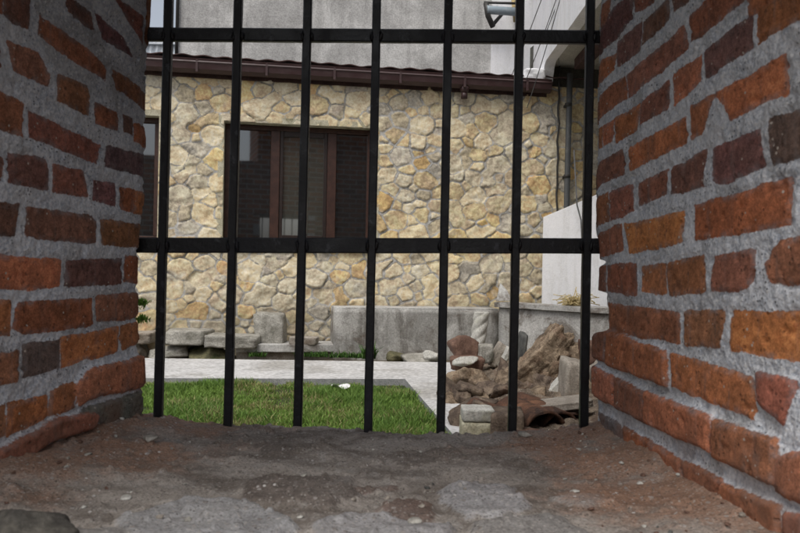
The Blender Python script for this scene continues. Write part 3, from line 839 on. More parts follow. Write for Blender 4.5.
REV = 0.11
for wi, w in enumerate((W1, W0)):
    u0, u1, z0, z1 = w
    # stone reveal
    bm = bmesh.new()
    add_fbox(bm, u0 - 0.05, u0 + 0.004, z0, z1, -0.4, 0.004); add_fbox(bm, u1 - 0.004, u1 + 0.05, z0, z1, -0.4, 0.004)
    add_fbox(bm, u0 - 0.05, u1 + 0.05, z1 - 0.004, z1 + 0.05, -0.4, 0.006); add_fbox(bm, u0 - 0.05, u1 + 0.05, z0 - 0.05, z0 + 0.006, -0.4, 0.03)
    link('window_reveal', from_bm('window_reveal', bm), M['r_cream'], house, shade=False)
    win_loc_parent = house
    a, b, c, d = u0 + 0.006, u1 - 0.006, z0 + 0.008, z1 - 0.006
    W = b - a
    m1, m2 = a + W * 0.335, a + W * 0.72
    bm = bmesh.new()
    ft = 0.055
    add_fbox(bm, a, b, d - 0.045, d, -REV - 0.07, -REV)
    add_fbox(bm, a, b, c, c + ft, -REV - 0.07, -REV)
    add_fbox(bm, a, a + 0.05, c + ft, d - 0.045, -REV - 0.07, -REV); add_fbox(bm, b - 0.05, b, c + ft, d - 0.045, -REV - 0.07, -REV)
    for mm in (m1, m2): add_fbox(bm, mm - 0.042, mm + 0.042, c + ft, d - 0.045, -REV - 0.068, -REV + 0.004)
    fr = link('window', from_bm('window', bm, 0.004, 1), M['wood'], house, shade=False)
    tag(fr, 'brown framed three light window beside the left end' if wi else 'brown framed three light window in the middle of the stone wall')
    bm = bmesh.new()                                     # middle opening sash
    s0, s1, q0, q1 = m1 + 0.042, m2 - 0.042, c + ft, d - 0.045
    so_, si_ = -REV - 0.006, -REV - 0.05
    add_fbox(bm, s0 + 0.002, s0 + 0.034, q0, q1, si_, so_); add_fbox(bm, s1 - 0.034, s1 - 0.002, q0, q1, si_, so_)
    add_fbox(bm, s0 + 0.036, s1 - 0.036, q1 - 0.05, q1 - 0.001, si_, so_); add_fbox(bm, s0 + 0.036, s1 - 0.036, q0 + 0.001, q0 + 0.04, si_, so_)
    link('sash', from_bm('sash', bm, 0.003, 1), M['sash'], fr, shade=False).matrix_parent_inverse = Matrix()
    for k, (p0, p1, e) in enumerate(((a + 0.05, m1 - 0.042, 0.0), (s0 + 0.03, s1 - 0.03, 0.006), (m2 + 0.042, b - 0.05, 0.0))):
        bm = bmesh.new()
        add_fbox(bm, p0 + 0.0005, p1 - 0.0005, c + ft - 0.01, d - 0.05, -REV - 0.038 - 0.012, -REV - 0.034 + 0.0)
        if k == 7: bmesh.ops.rotate(bm, verts=bm.verts, cent=fpos((p0 + p1) / 2, (c + d) / 2, -REV - 0.04), matrix=Matrix.Rotation(math.radians(0.5), 3, 'Z'))
        link('pane', from_bm('pane', bm), M['glass_mid' if k == 1 else 'glass'], fr, shade=False).matrix_parent_inverse = Matrix()
# body of the house behind its cladding
bm = bmesh.new()
add_fbox(bm, -4.58, 2.68, 0.0, W1[2] - 0.06, -3.0, -0.03)
add_fbox(bm, -4.58, 2.68, W1[3] + 0.07, FTOP - 0.01, -3.0, -0.03)
add_fbox(bm, -4.58, 2.68, W1[2] - 0.06, W1[3] + 0.07, -3.0, -0.45)
link('shell', from_bm('shell', bm), M['interior'], house, shade=False)
# roof: low pitched sheet with a wavy eave, then the gutter along it
g0, g1 = fuv(120, 66), fuv(547, 86)
GU0, GU1 = -4.7, g1[0]
gz = g1[1] - 0.050
nu_ = 420
us = np.linspace(GU0, GU1 + 0.35, nu_); rs = np.linspace(0, 1, 4)
P = np.zeros((4, nu_, 3))
for j, t in enumerate(rs):
    out = 0.10 - 0.9 * t
    z = gz + 0.105 + 0.16 * t + 0.0065 * np.sin(us * 2 * math.pi / 0.19) + 0.004 * np.sin(us * 5.3)
    P[j, :, 0] = us / FN + out * FK / FN; P[j, :, 1] = FY + FK * us / FN - out / FN; P[j, :, 2] = z
me = grid_mesh('roof', P); ro = link('roof', me, M['roof'], house)
sol = ro.modifiers.new('thick', 'SOLIDIFY'); sol.thickness = 0.012
bm = bmesh.new()                                          # gutter: half round trough with a rolled lip
prof = [(0.02, 0.066), (0.02, 0.0), (0.045, -0.028), (0.10, -0.034), (0.142, -0.012), (0.150, 0.026), (0.160, 0.034), (0.152, 0.044), (0.142, 0.040), (0.150, 0.012 + 0.05), (0.13, 0.060)]
rings = []
for u in np.linspace(GU0, GU1, 30):
    rings.append([bm.verts.new(fpos(u, gz + z * 1.3, o)) for o, z in prof])
for r0, r1 in zip(rings[:-1], rings[1:]):
    for k in range(len(prof)): bm.faces.new((r0[k], r0[(k + 1) % len(prof)], r1[(k + 1) % len(prof)], r1[k]))
bm.faces.new(rings[0]); bm.faces.new(list(reversed(rings[-1])))
gut = link('gutter', from_bm('gutter', bm), M['brown_metal'], house, shade=False)
for u in np.arange(GU1 - 0.25, GU0, -0.62):
    bm = bmesh.new(); add_fbox(bm, u - 0.012, u + 0.012, gz - 0.046, gz + 0.064, 0.10, 0.158)
    link('gutter_bracket', from_bm('gutter_bracket', bm, 0.003, 1), M['brown_metal'], gut, shade=False).matrix_parent_inverse = Matrix()
bm = bmesh.new()
p = fuv(462, 100)
add_tube(bm, [fpos(p[0], gz - 0.03, 0.09), fpos(p[0], gz - 0.08, 0.09)], 0.036, 12, rr=[0.05, 0.036])
add_tube(bm, [fpos(p[0], gz - 0.082, 0.09), fpos(p[0], gz - 0.14, 0.09)], 0.031, 12)
link('gutter_outlet', from_bm('gutter_outlet', bm), M['brown_metal'], gut).matrix_parent_inverse = Matrix()
bm = bmesh.new()                                          # dark board under the eave
add_fbox(bm, GU0, GU1 - 0.01, gz - 0.065, gz + 0.10, -0.02, 0.022)
link('eave_board', from_bm('eave_board', bm), M['roof'], house, shade=False)

bm = bmesh.new(); add_fbox(bm, fuv(549, 80)[0], 2.69, FTOP - 0.02, 3.2, -0.6, -0.02)
link('upper_wall', from_bm('upper_wall', bm), M['recess'], house, shade=False)
# concrete plinth against the facade
def rough_box(bm, pts8, cuts=6, amp=0.006, seed=0):
    add_hex(bm, pts8)
    bmesh.ops.subdivide_edges(bm, edges=list(bm.edges), cuts=cuts, use_grid_fill=True)
    co = np.array([v.co[:] for v in bm.verts])
    for ax in range(3):
        dlt = amp * fbm(co[:, 0] * 5, co[:, 1] * 5, co[:, 2] * 5, seed=seed + ax, octv=3)
        for v, d in zip(bm.verts, dlt): v.co[ax] += d
def fhex(u0, u1, z0, z1, o0, o1):
    return [fpos(u0, z0, o1), fpos(u1, z0, o1), fpos(u1, z0, o0), fpos(u0, z0, o0), fpos(u0, z1, o1), fpos(u1, z1, o1), fpos(u1, z1, o0), fpos(u0, z1, o0)]
PO = 0.42
def fuvo(px, py, o):
    p = fac(px, py, o); return (p.x - o * FK / FN) * FN, p.z
a = fuvo(334, 308, PO); b = fuvo(500, 308, PO)
plinth = empty('concrete_plinth', fpos((a[0] + b[0]) / 2, 0, PO / 2), 'stained grey concrete plinth block standing against the stone house wall', 'plinth')
bm = bmesh.new(); rough_box(bm, fhex(a[0], b[0], -0.03, a[1] - 0.012, 0.045, PO), 14, 0.008, 50)
link('block', from_bm('block', bm), M['concrete'], plinth)
bm = bmesh.new(); rough_box(bm, fhex(a[0] + 0.005, b[0] - 0.005, a[1] - 0.022, a[1] + 0.006, 0.045, PO - 0.02), 10, 0.006, 60)
link('mortar_bed', from_bm('mortar_bed', bm), M['concrete_pale'], plinth)

# ledge with its low base, left of the plinth
LO = 0.40
l0 = fuvo(236, 347, LO); l1 = fuvo(338, 347, LO)
ledge = empty('stone_ledge', fpos((l0[0] + l1[0]) / 2, 0, LO / 2), 'pale low ledge slab on a rough base below the stone wall', 'ledge')
zt = fuvo(290, 344.5, LO)[1]; zb = fuvo(290, 352, LO)[1]
bm = bmesh.new(); rough_box(bm, fhex(l0[0], l1[0], zb, zt, 0.05, LO), 12, 0.004, 70); link('slab', from_bm('slab', bm), M['concrete_pale'], ledge)
bm = bmesh.new(); rough_box(bm, fhex(l0[0], l1[0] + 0.02, -0.02, zb - 0.002, 0.06, LO - 0.05), 10, 0.01, 75); link('base', from_bm('base', bm), M['r_block'], ledge)

# ------------------------------------------------------------------ downpipe at the corner
dpu, _ = fuv(564, 140)
dp = empty('drainpipe', fpos(dpu, 0, 0.1), 'dull grey drainpipe at the right end of the stone house', 'drainpipe')
bm = bmesh.new()
add_tube(bm, [fpos(dpu, 0.05, 0.10), fpos(dpu, 1.2, 0.10), fpos(dpu + 0.005, 2.0, 0.10), fpos(dpu + 0.01, gz + 0.16, 0.10)], 0.029, 14)
link('pipe', from_bm('pipe', bm), M['grey_metal'], dp)
for z in (0.9, 1.75, 2.45):
    bm = bmesh.new(); add_tube(bm, [fpos(dpu, z, 0.10), fpos(dpu, z + 0.03, 0.10)], 0.035, 14)
    add_fbox(bm, dpu - 0.012, dpu + 0.012, z + 0.003, z + 0.027, 0.0, 0.09)
    link('clamp', from_bm('clamp', bm), M['dark_metal'], dp)
# ragged dark wire beside it
def cable(pts, r, label, group=None, mat='cable', name='cable'):
    bm = bmesh.new(); add_tube(bm, pts, r, 6)
    return tag(link(name, from_bm(name, bm), M[mat]), label, 'cable', group)
def sag(a, b, n=14, s=0.03, wob=0.0):
    out = []
    for i in range(n + 1):
        t = i / n; p = a.lerp(b, t); p.z -= s * 4 * t * (1 - t); p.x += wob * math.sin(t * 17); out.append(p)
    return out
cu = fuv(557.5, 100)[0]
cable([fpos(cu + 0.006 * math.sin(k * 1.9), 1.35 + k * 0.085, 0.035 + 0.01 * math.sin(k * 1.3)) for k in range(21)], 0.010, 'ragged dark cable running down the wall beside the drainpipe', mat='dark_metal')

# ------------------------------------------------------------------ buildings behind and to the right
gb = empty('rendered_building', (0, 8.6, 0), 'taller grey rendered building rising behind the stone house', 'building')
def wall_plane(x0px, x1px, Y0, Y1, z0, z1, thick, mat, name, parent):
    a = at(x0px, 100, Y0); b = at(x1px, 100, Y1)
    d = (b - a); d.z = 0; d.normalize(); n = Vector((-d.y, d.x, 0))
    bm = bmesh.new()
    c = [Vector((a.x, a.y, z0)), Vector((b.x, b.y, z0)), Vector((b.x, b.y, z0)) + n * thick, Vector((a.x, a.y, z0)) + n * thick]
    add_hex(bm, c + [p + Vector((0, 0, z1 - z0)) for p in c])
    return link(name, from_bm(name, bm), mat, parent, shade=False)
wall_plane(177, 491, 8.15, 8.72, gz - 0.3, 5.6, 3.0, M['grey_render'], 'wall', gb)
tag(wall_plane(490.5, 575, 8.69, 8.83, gz - 0.3, 5.6, 1.0, M['white_paint'], 'corner_pier', gb), 'white painted corner of the grey building')
bm = bmesh.new()
pp = at(177, 20, 8.12); add_tube(bm, [Vector((pp.x, pp.y, 2.6)), Vector((pp.x + 0.01, pp.y, 5.5))], 0.018, 8)
link('conduit', from_bm('conduit', bm), M['dark_metal'], gb)
sh = empty('corrugated_shed', at(160, 50, 9.4) * 1.0, 'pale blue corrugated sheet wall glimpsed at the far left edge', 'shed')
sh.location.z = 0
us = np.linspace(-4.6, -1.9, 260); zs2 = np.linspace(0, at(160, 43, 9.4).z, 3)
P = np.zeros((3, 260, 3))
for j, z in enumerate(zs2):
    P[j, :, 0] = us; P[j, :, 1] = 9.4 + 0.012 * np.sin(us * 2 * math.pi / 0.076); P[j, :, 2] = z
me = grid_mesh('sheet', P); flip(me); link('sheet', me, M['pale_sheet'], sh)
bm = bmesh.new(); add_box(bm, -4.6, -1.9, 9.42, 11.5, 0, zs2[-1] - 0.03); link('body', from_bm('body', bm), M['grey_metal'], sh, shade=False)
bm = bmesh.new(); add_box(bm, -4.65, -1.85, 9.36, 11.55, zs2[-1] - 0.028, zs2[-1] + 0.01); link('roof', from_bm('roof', bm, 0.005, 1), M['pale_sheet'], sh, shade=False)

wb = empty('white_building', (2.2, 6.6, 0), 'white building with a broad white eave reaching over the right end of the stone house', 'building')
FXp = at(545, 62, 7.5)
fx, fz = FXp.x, FXp.z
far = 8.3
bm = bmesh.new()
# fascia: vertical white slab facing the yard, its lower far end broken
pts_f = [(3.0, fz), (7.45, fz), (7.53, fz - 0.03), (7.62, fz - 0.16), (7.8, fz - 0.2), (far, fz - 0.2), (far, fz + 2.6), (3.0, fz + 2.6)]
f0 = [bm.verts.new((fx, y, z)) for y, z in pts_f]; f1 = [bm.verts.new((fx + 0.10, y, z)) for y, z in pts_f]
bm.faces.new(f0); bm.faces.new(list(reversed(f1)))
for k in range(len(pts_f)): bm.faces.new((f0[k], f0[(k + 1) % len(pts_f)], f1[(k + 1) % len(pts_f)], f1[k]))
link('fascia', from_bm('fascia', bm), M['white_paint'], wb, shade=False)
bm = bmesh.new()
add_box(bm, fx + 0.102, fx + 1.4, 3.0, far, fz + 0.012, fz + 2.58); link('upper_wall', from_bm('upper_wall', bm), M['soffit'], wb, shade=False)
bm = bmesh.new()
add_box(bm, fx + 0.26, fx + 0.38, 3.0, 7.4, fz - 0.09, fz + 0.008); link('beam', from_bm('beam', bm, 0.006, 1), M['roof'], wb, shade=False)
bm = bmesh.new()
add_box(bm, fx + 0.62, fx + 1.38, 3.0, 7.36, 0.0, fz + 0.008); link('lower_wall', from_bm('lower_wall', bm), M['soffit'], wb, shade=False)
c = at(533, 76, 7.62)
o = link('broken_plaster', rock_mesh('broken_plaster', (0.26, 0.3, 0.16), 5, planes=5, boxy=0.6, amp=0.12), M['white_paint'], wb); o.matrix_parent_inverse = Matrix.Translation(-wb.location); o.location = (fx - 0.09, 7.68, fz - 0.12)

# white parapet wall on the right, and the low retaining wall with coping before it
A, B = at(543, 217, 7.45), at(588, 198, 6.9); C2 = B + (B - A) * 0.75
para = bmesh.new()
n2 = Vector((0.35, 0.1, 0)).normalized() * 0.14
bl = [Vector((A.x, A.y, 0)), Vector((C2.x, C2.y, 0))]
add_hex(para, [bl[0], bl[1], bl[1] + n2, bl[0] + n2, A, C2, C2 + n2, A + n2])
tag(link('parapet_wall', from_bm('parapet_wall', para, 0.006, 2), M['white_paint'], shade=False), 'white painted parapet wall with a sloping top right of the stone house', 'wall')
cable([at(574, 150, 6.95), at(577, 205, 6.9), at(581, 220, 6.88), at(582.5, 250, 6.86), at(582, 300, 6.8)], 0.007, 'thin dark cable hanging down the face of the white parapet wall')

ra, rb = at(497, 300, 6.98), at(612, 309, 6.25)
rb2 = ra + (rb - ra) * 1.7
ct = CAM_Z - 0.305
ret = empty('retaining_wall', ((ra.x + rb.x) / 2, (ra.y + rb.y) / 2, 0), 'low grey streaked concrete wall with a coping behind the rubble heap', 'wall')
d = Vector((rb.x - ra.x, rb.y - ra.y, 0)).normalized(); nn = Vector((-d.y, d.x, 0))
e0, e1 = Vector((ra.x, ra.y, 0)), Vector((rb2.x, rb2.y, 0))
def wall_hex(p, q, z0, z1, o0, o1):
    return [Vector((*(p + nn * o0)[:2], z0)), Vector((*(q + nn * o0)[:2], z0)), Vector((*(q + nn * o1)[:2], z0)), Vector((*(p + nn * o1)[:2], z0)),
            Vector((*(p + nn * o0)[:2], z1)), Vector((*(q + nn * o0)[:2], z1)), Vector((*(q + nn * o1)[:2], z1)), Vector((*(p + nn * o1)[:2], z1))]
bm = bmesh.new(); rough_box(bm, wall_hex(e0, e1, -0.03, ct - 0.046, 0.035, 0.22), 14, 0.004, 90); link('wall_face', from_bm('wall_face', bm), M['concrete_pale'], ret)
bm = bmesh.new(); rough_box(bm, wall_hex(e0 - d * 0.03, e1, ct - 0.044, ct, 0.0, 0.26), 14, 0.005, 95); link('coping', from_bm('coping', bm), M['concrete_pale'], ret)

# ------------------------------------------------------------------ ground, path, lawn
bm = bmesh.new()
bmesh.ops.create_grid(bm, x_segments=40, y_segments=40, size=400)
tag(link('ground', from_bm('ground', bm), M['soil']), kind='structure')['label'] = 'bare soil ground'
PZ = 0.055
k1 = onz(405, 379, PZ); k2 = onz(438, 417, PZ); kL = onz(140, 378, PZ)
far1 = onz(140, 361, PZ); far2 = onz(500, 366, PZ)
kdir = (k2 - k1); k3 = k2 + kdir * 1.3
kLl = k1 + (kL - k1) * 2.2; fLl = far2 + (far1 - far2) * 2.0
ppts = [kLl, k1, k3, k3 + Vector((0.75, 0, 0)), Vector((1.05, 5.0, 0)), Vector((1.0, far2.y + 0.25, 0)), Vector((far2.x, far2.y + 0.2, 0)), Vector((fLl.x, fLl.y + 0.2, 0))]
bm = bmesh.new(); add_prism(bm, [(p.x, p.y) for p in ppts], -0.02, PZ)
pth = link('path', from_bm('path', bm), M['path'], shade=False); tag(pth, kind='structure'); pth['label'] = 'pale concrete garden path around the lawn'
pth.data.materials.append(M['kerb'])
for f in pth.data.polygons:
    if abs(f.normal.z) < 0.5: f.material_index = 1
lp = [kLl + Vector((0, -0.002, 0)), k1 + Vector((-0.002, -0.002, 0)), k3 + Vector((-0.002, 0, 0)), Vector((k3.x, 1.6, 0)), Vector((kLl.x, 1.6, 0))]
bm = bmesh.new(); bm.faces.new([bm.verts.new((p.x, p.y, 0.008)) for p in lp])
lw = link('lawn', from_bm('lawn', bm), M['lawn'], shade=False); tag(lw, kind='structure')
if lw.data.polygons[0].normal.z < 0: flip(lw.data)

def blades(n, sampler, hmin, hmax, seed, wid=0.0035, lean=0.6, cols=None):
    rs = np.random.RandomState(seed)
    V = []; F = []; C = []
    for i in range(n):
        x, y, z, hs, cc = sampler(rs)
        h = rs.uniform(hmin, hmax) * hs; a = rs.uniform(0, 6.283); b = rs.uniform(0, 6.283); l = rs.uniform(0.1, lean) * h
        wx, wy = math.cos(a) * wid * rs.uniform(0.6, 1.3), math.sin(a) * wid
        dx, dy = math.cos(b) * l, math.sin(b) * l
        k = len(V)
        V += [(x - wx, y - wy, z), (x + wx, y + wy, z), (x - wx * 0.8 + dx * 0.35, y - wy * 0.8 + dy * 0.35, z + h * 0.6), (x + wx * 0.8 + dx * 0.35, y + wy * 0.8 + dy * 0.35, z + h * 0.6), (x + dx, y + dy, z + h * rs.uniform(0.85, 1.0))]
        F += [(k, k + 1, k + 3, k + 2), (k + 2, k + 3, k + 4)]
        g = rs.uniform(0.7, 1.3)
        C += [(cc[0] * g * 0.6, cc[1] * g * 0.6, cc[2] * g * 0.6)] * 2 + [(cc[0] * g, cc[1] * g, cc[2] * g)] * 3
    me = bpy.data.meshes.new('grass'); me.from_pydata(V, [], F)
    at_ = me.attributes.new('tint', 'FLOAT_COLOR', 'POINT')
    at_.data.foreach_set('color', np.concatenate([np.array(C), np.ones((len(C), 1))], 1).astype(np.float32).reshape(-1))
    return me
LX0, LX1, LY0, LY1 = -2.3, 0.45, 3.3, k1.y - 0.01
gx = np.linspace(LX0, LX1, 140); gy = np.linspace(LY0, LY1, 140)
GXX, GYY = np.meshgrid(gx, gy)
clump = fbm(GXX * 2.6, GYY * 2.6, seed=401, octv=4); dry = fbm(GXX * 4, GYY * 4, seed=402, octv=3)
nrm = Vector((kdir.y, -kdir.x, 0)).normalized()
def lawn_s(rs):
    while True:
        x, y = rs.uniform(LX0, LX1), rs.uniform(LY0, LY1)
        # bevelled edge along the right-hand path
        t = (y - k1.y) / (k3.y - k1.y); xe = k1.x + (k3.x - k1.x) * t
        if x > xe - 0.004 + 0.02 * math.sin(y * 31) * math.sin(y * 13 + 1): continue
        # north edge follows the path line
        ye = k1.y + (kL.y - k1.y) * (k1.x - x) / (k1.x - kL.x)
        if y > ye - 0.006: continue
        i, j = int((y - LY0) / (LY1 - LY0) * 139), int((x - LX0) / (LX1 - LX0) * 139)
        c, dd = clump[i, j], dry[i, j]
        if c < -0.14 and rs.rand() < 0.8: continue
        col = (0.20, 0.32, 0.068) if rs.rand() > 0.24 + dd * 0.9 else (0.36, 0.34, 0.15)
        if c > 0.15 and rs.rand() < 0.5: col = (0.135, 0.245, 0.052)
        return x, y, 0.006, 0.85 + 1.6 * min(max(c, -0.3), 0.32), col
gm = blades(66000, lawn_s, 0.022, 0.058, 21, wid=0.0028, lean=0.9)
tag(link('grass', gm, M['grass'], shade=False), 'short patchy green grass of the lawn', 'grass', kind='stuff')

# ------------------------------------------------------------------ stones and rubble
def hor(px): return 266.5 + (px - 400) * 0.0192
def rock(name, x0, x1, y0, y1, Y, mat, label, cat, depth=None, seed=0, boxy=0.0, planes=9, rot=0.0, amp=0.08, sub=4, yaw=0.0, group=None, fs=2.2):
    """a stone measured from its outline: pixel extent at depth Y"""
    c = at((x0 + x1) / 2, (y0 + y1) / 2, Y)
    w, h = (x1 - x0) * Y / FPX, (y1 - y0) * Y / FPX
    me = rock_mesh(name, (w, depth or (w + h) / 2, h), seed, planes, boxy, sub, amp, fs)
    o = link(name, me, M[mat]); o.location = c
    o.rotation_euler = (0, math.radians(rot), math.radians(yaw))
    return tag(o, label, cat, group)

# bench of loose slabs at the far left
Yb = 6.98
rock('boulder', 147, 190, 343, 364, 6.95, 'r_grey', 'rounded grey boulder at the left end of the stone bench', 'stone', 0.3, 3, planes=8)
rock('boulder', 186, 240, 346, 365, 6.93, 'r_moss', 'dark mossy boulder beneath the grey bench slabs', 'stone', 0.32, 4, planes=7)
rock('slab', 168, 211, 329, 344, 6.98, 'r_grey', 'thick grey slab resting on the rounded boulder', 'stone slab', 0.35, 6, boxy=0.9, planes=4)
rock('slab', 207, 260, 334, 347, 6.92, 'r_grey', 'long thin grey slab lying across the mossy boulder', 'stone slab', 0.34, 7, boxy=0.9, planes=5, rot=1.5)
rock('slab', 128, 157, 331, 343, 7.0, 'r_block', 'short slab at the far left beside the brick jamb', 'stone slab', 0.34, 8, boxy=0.8, planes=4)
rock('boulder', 126, 147, 342, 365, 7.0, 'r_block', 'partly hidden stone under the short left slab', 'stone', 0.3, 9, planes=8)
rock('stone_block', 254, 286, 312, 346, 7.08, 'r_grey', 'upright grey stone block leaning on the wall above the pale ledge', 'stone', 0.2, 10, boxy=0.5, planes=6)
rock('stone_chip', 289, 319, 336, 346, 7.0, 'r_block', 'flat stone chip lying on the right part of the pale ledge', 'stone', 0.18, 12, boxy=0.6, planes=5)
# corner of the path
rock('boulder', 386, 414, 351, 365, 6.85, 'r_moss', 'small dark mossy stone at the foot of the concrete plinth', 'stone', 0.2, 13)
rock('boulder', 400, 442, 354, 370, 6.65, 'r_grey', 'pale grey jagged stone at the corner of the path', 'stone', 0.3, 14, planes=12)
rock('stone_chip', 422, 447, 350, 362, 6.6, 'r_pale', 'small whitish chip behind the jagged grey stone', 'stone', 0.15, 15)

# heap of crumbled material that carries the rubble
hx = np.linspace(0.10, 1.75, 160); hy = np.linspace(2.9, 6.75, 260)
HX, HY = np.meshgrid(hx, hy)
lft = 0.19 + 0.075 * (HY - 4.0) + 0.05 * fbm(HY * 2, 0 * HY, seed=501)
Hh = 0.10 * smooth(0, 0.45, HX - lft) * smooth(3.0, 3.4, HY) * smooth(6.7, 6.1, HY) + 0.04 * smooth(0, 0.9, HX - lft - 0.2) * smooth(6.7, 6.1, HY)
Hh = Hh * (1 + 0.35 * fbm(HX * 4, HY * 4, seed=502)) + 0.03 * fbm(HX * 11, HY * 11, seed=503, octv=4) * smooth(0, 0.2, HX - lft) + 0.012 * fbm(HX * 32, HY * 32, seed=504, octv=3) * smooth(0, 0.1, HX - lft)
P = np.stack([HX, HY, Hh - 0.03 + PZ * 0.6 * smooth(-0.1, 0.1, HX - lft)], -1)
me = grid_mesh('rubble_heap', P); flip(me)
tag(link('rubble_heap', me, M['heap']), 'mound of crumbled mortar, earth and brick bits under the stones', 'rubble', kind='stuff')

# the big pieces
def lean_rock(name, p0, p1, wpx, Y, mat, label, cat, depth, seed, **kw):
    a, b = at(*p0, Y), at(*p1, Y)
    ln = (b - a).length; w = wpx * Y / FPX
    me = rock_mesh(name, (w, depth, ln), seed, kw.get('planes', 7), kw.get('boxy', 0.6), kw.get('sub', 5), kw.get('amp', 0.1), kw.get('fs', 2.4))
    o = link(name, me, M[mat]); o.location = (a + b) / 2
    dx, dz = b.x - a.x, b.z - a.z
    o.rotation_euler = (kw.get('pitch', 0), math.atan2(dx, dz), 0)
    return tag(o, label, cat)
lean_rock('masonry_chunk', (500, 410), (575, 333), 44, 5.1, 'r_tan', 'big pitted tan masonry chunk leaning up to the right, largest of the heap', 'masonry chunk', 0.32, 31, amp=0.30, fs=4.2, planes=6, boxy=0.75)
rock('boulder', 444, 492, 364, 404, 5.15, 'r_tan', 'broad tan boulder at the left of the heap, below the pale chip', 'stone', 0.36, 32, planes=10, amp=0.14, sub=5)
rock('boulder', 488, 522, 370, 410, 4.9, 'r_tan', 'rough tan stone between the broad boulder and the leaning chunk', 'stone', 0.3, 33, planes=10, amp=0.2, sub=5)
rock('boulder', 437, 470, 376, 414, 4.75, 'r_brown', 'brown stone on the left edge of the heap touching the path', 'stone', 0.28, 34, planes=9, amp=0.12)
rock('brick_fragment', 447, 481, 335, 366, 5.8, 'r_red', 'pointed red brick fragment standing on top of the heap', 'brick', 0.22, 35, planes=6, amp=0.1)
rock('brick_fragment', 449, 484, 356, 370, 5.5, 'r_red', 'dull red brick fragment lying under the pointed one', 'brick', 0.2, 36, boxy=0.5, planes=5)
rock('stone_chip', 452, 479, 356, 366, 5.35, 'r_pale', 'flat whitish chip on top of the broad tan boulder', 'stone', 0.14, 37, planes=8)
rock('boulder', 478, 494, 344, 364, 5.75, 'r_grey', 'squarish grey stone left of the leaning slabs', 'stone', 0.16, 38, boxy=0.5, planes=6)
lean_rock('slab', (491, 366), (503, 343), 8, 5.8, 'r_block', 'tan slab leaning on edge, left of the white one', 'stone slab', 0.2, 39, boxy=0.95, planes=3, sub=4, amp=0.05)
lean_rock('slab', (499, 368), (510, 346), 6, 5.7, 'r_pale', 'whitish slab leaning on edge between the tan and dark slabs', 'stone slab', 0.2, 40, boxy=0.95, planes=3, sub=4, amp=0.05)
lean_rock('slab', (519, 370), (524, 332), 7, 6.0, 'r_slate', 'dark slate slab standing upright against the low wall', 'stone slab', 0.2, 41, boxy=0.95, planes=3, sub=4, amp=0.05)
rock('boulder', 497, 518, 358, 384, 5.45, 'r_brown', 'brown stone below the whitish leaning slab', 'stone', 0.22, 42, planes=9, amp=0.14)
for k in range(30):
    rs_ = random.Random(900 + k)
    px = rs_.uniform(455, 600); py = rs_.uniform(382, 402); Y = max(4.62, 0.78 * FPX / (py + 8 - hor(px)))
    sz = rs_.uniform(7, 17)
    rock('rubble_stone', px - sz, px + sz, py - sz * 0.6, py + sz * 0.6, Y, rs_.choice(['r_tan', 'r_brown', 'r_chunk', 'r_chunk', 'r_brown']), 'small rough brown or tan stone wedged among the bigger pieces of the heap', 'stone', 0.17, 910 + k, planes=6, amp=0.20, sub=4, rot=rs_.uniform(-30, 30), group='small stones filling the rubble heap')
# lower front
rock('boulder', 447, 500, 396, 438, 3.98, 'r_brown', 'dark brown boulder behind the cream cut block', 'stone', 0.3, 43, planes=9, amp=0.1, sub=5)
rock('cut_block', 461, 493, 407, 419, 3.62, 'r_pale', 'white slab lying on top of the cream cut block', 'stone slab', 0.16, 44, boxy=1.2, planes=2, amp=0.025)
rock('cut_block', 460, 494, 418, 446, 3.63, 'r_cream', 'cream cut stone block at the front of the heap', 'stone', 0.18, 45, boxy=1.2, planes=2, amp=0.035)
rock('brick_fragment', 490, 523, 409, 446, 3.6, 'r_brown', 'large dusty brown brick between the cream block and the tiles', 'brick', 0.2, 46, boxy=1.1, planes=2, amp=0.03, yaw=-6)
lean_rock('slab', (503, 411), (590, 400), 8, 3.86, 'r_block', 'long dusty slab lying over the curved roof tiles', 'stone slab', 0.2, 47, boxy=1.0, planes=2, amp=0.03, sub=4)
rock('concrete_block', 561, 584, 358, 408, 4.5, 'r_block', 'upright weathered concrete block at the right of the heap', 'concrete block', 0.24, 48, boxy=1.0, planes=3, amp=0.03, rot=4)
lean_rock('slab', (541, 403), (565, 378), 9, 4.62, 'r_pale', 'small pale slab leaning against the upright concrete block', 'stone slab', 0.1, 49, boxy=1.0, planes=3, amp=0.03, sub=4)
rock('brick_fragment', 580, 604, 340, 364, 4.9, 'r_red', 'reddish fragment above the concrete block beside the right jamb', 'brick', 0.2, 50, boxy=0.5, planes=6)
rock('boulder', 520, 548, 384, 412, 4.55, 'r_tan', 'tan stone under the pale leaning slab', 'stone', 0.26, 51, planes=10, amp=0.15)
rock('boulder', 590, 640, 352, 420, 4.7, 'r_block', 'broad stone hidden mostly behind the right jamb', 'stone', 0.4, 52, planes=10)
rock('brick_fragment', 512, 545, 429, 446, 3.5, 'r_red', 'thin orange red brick bit under the curved tiles', 'brick', 0.1, 53, boxy=0.7, planes=4)

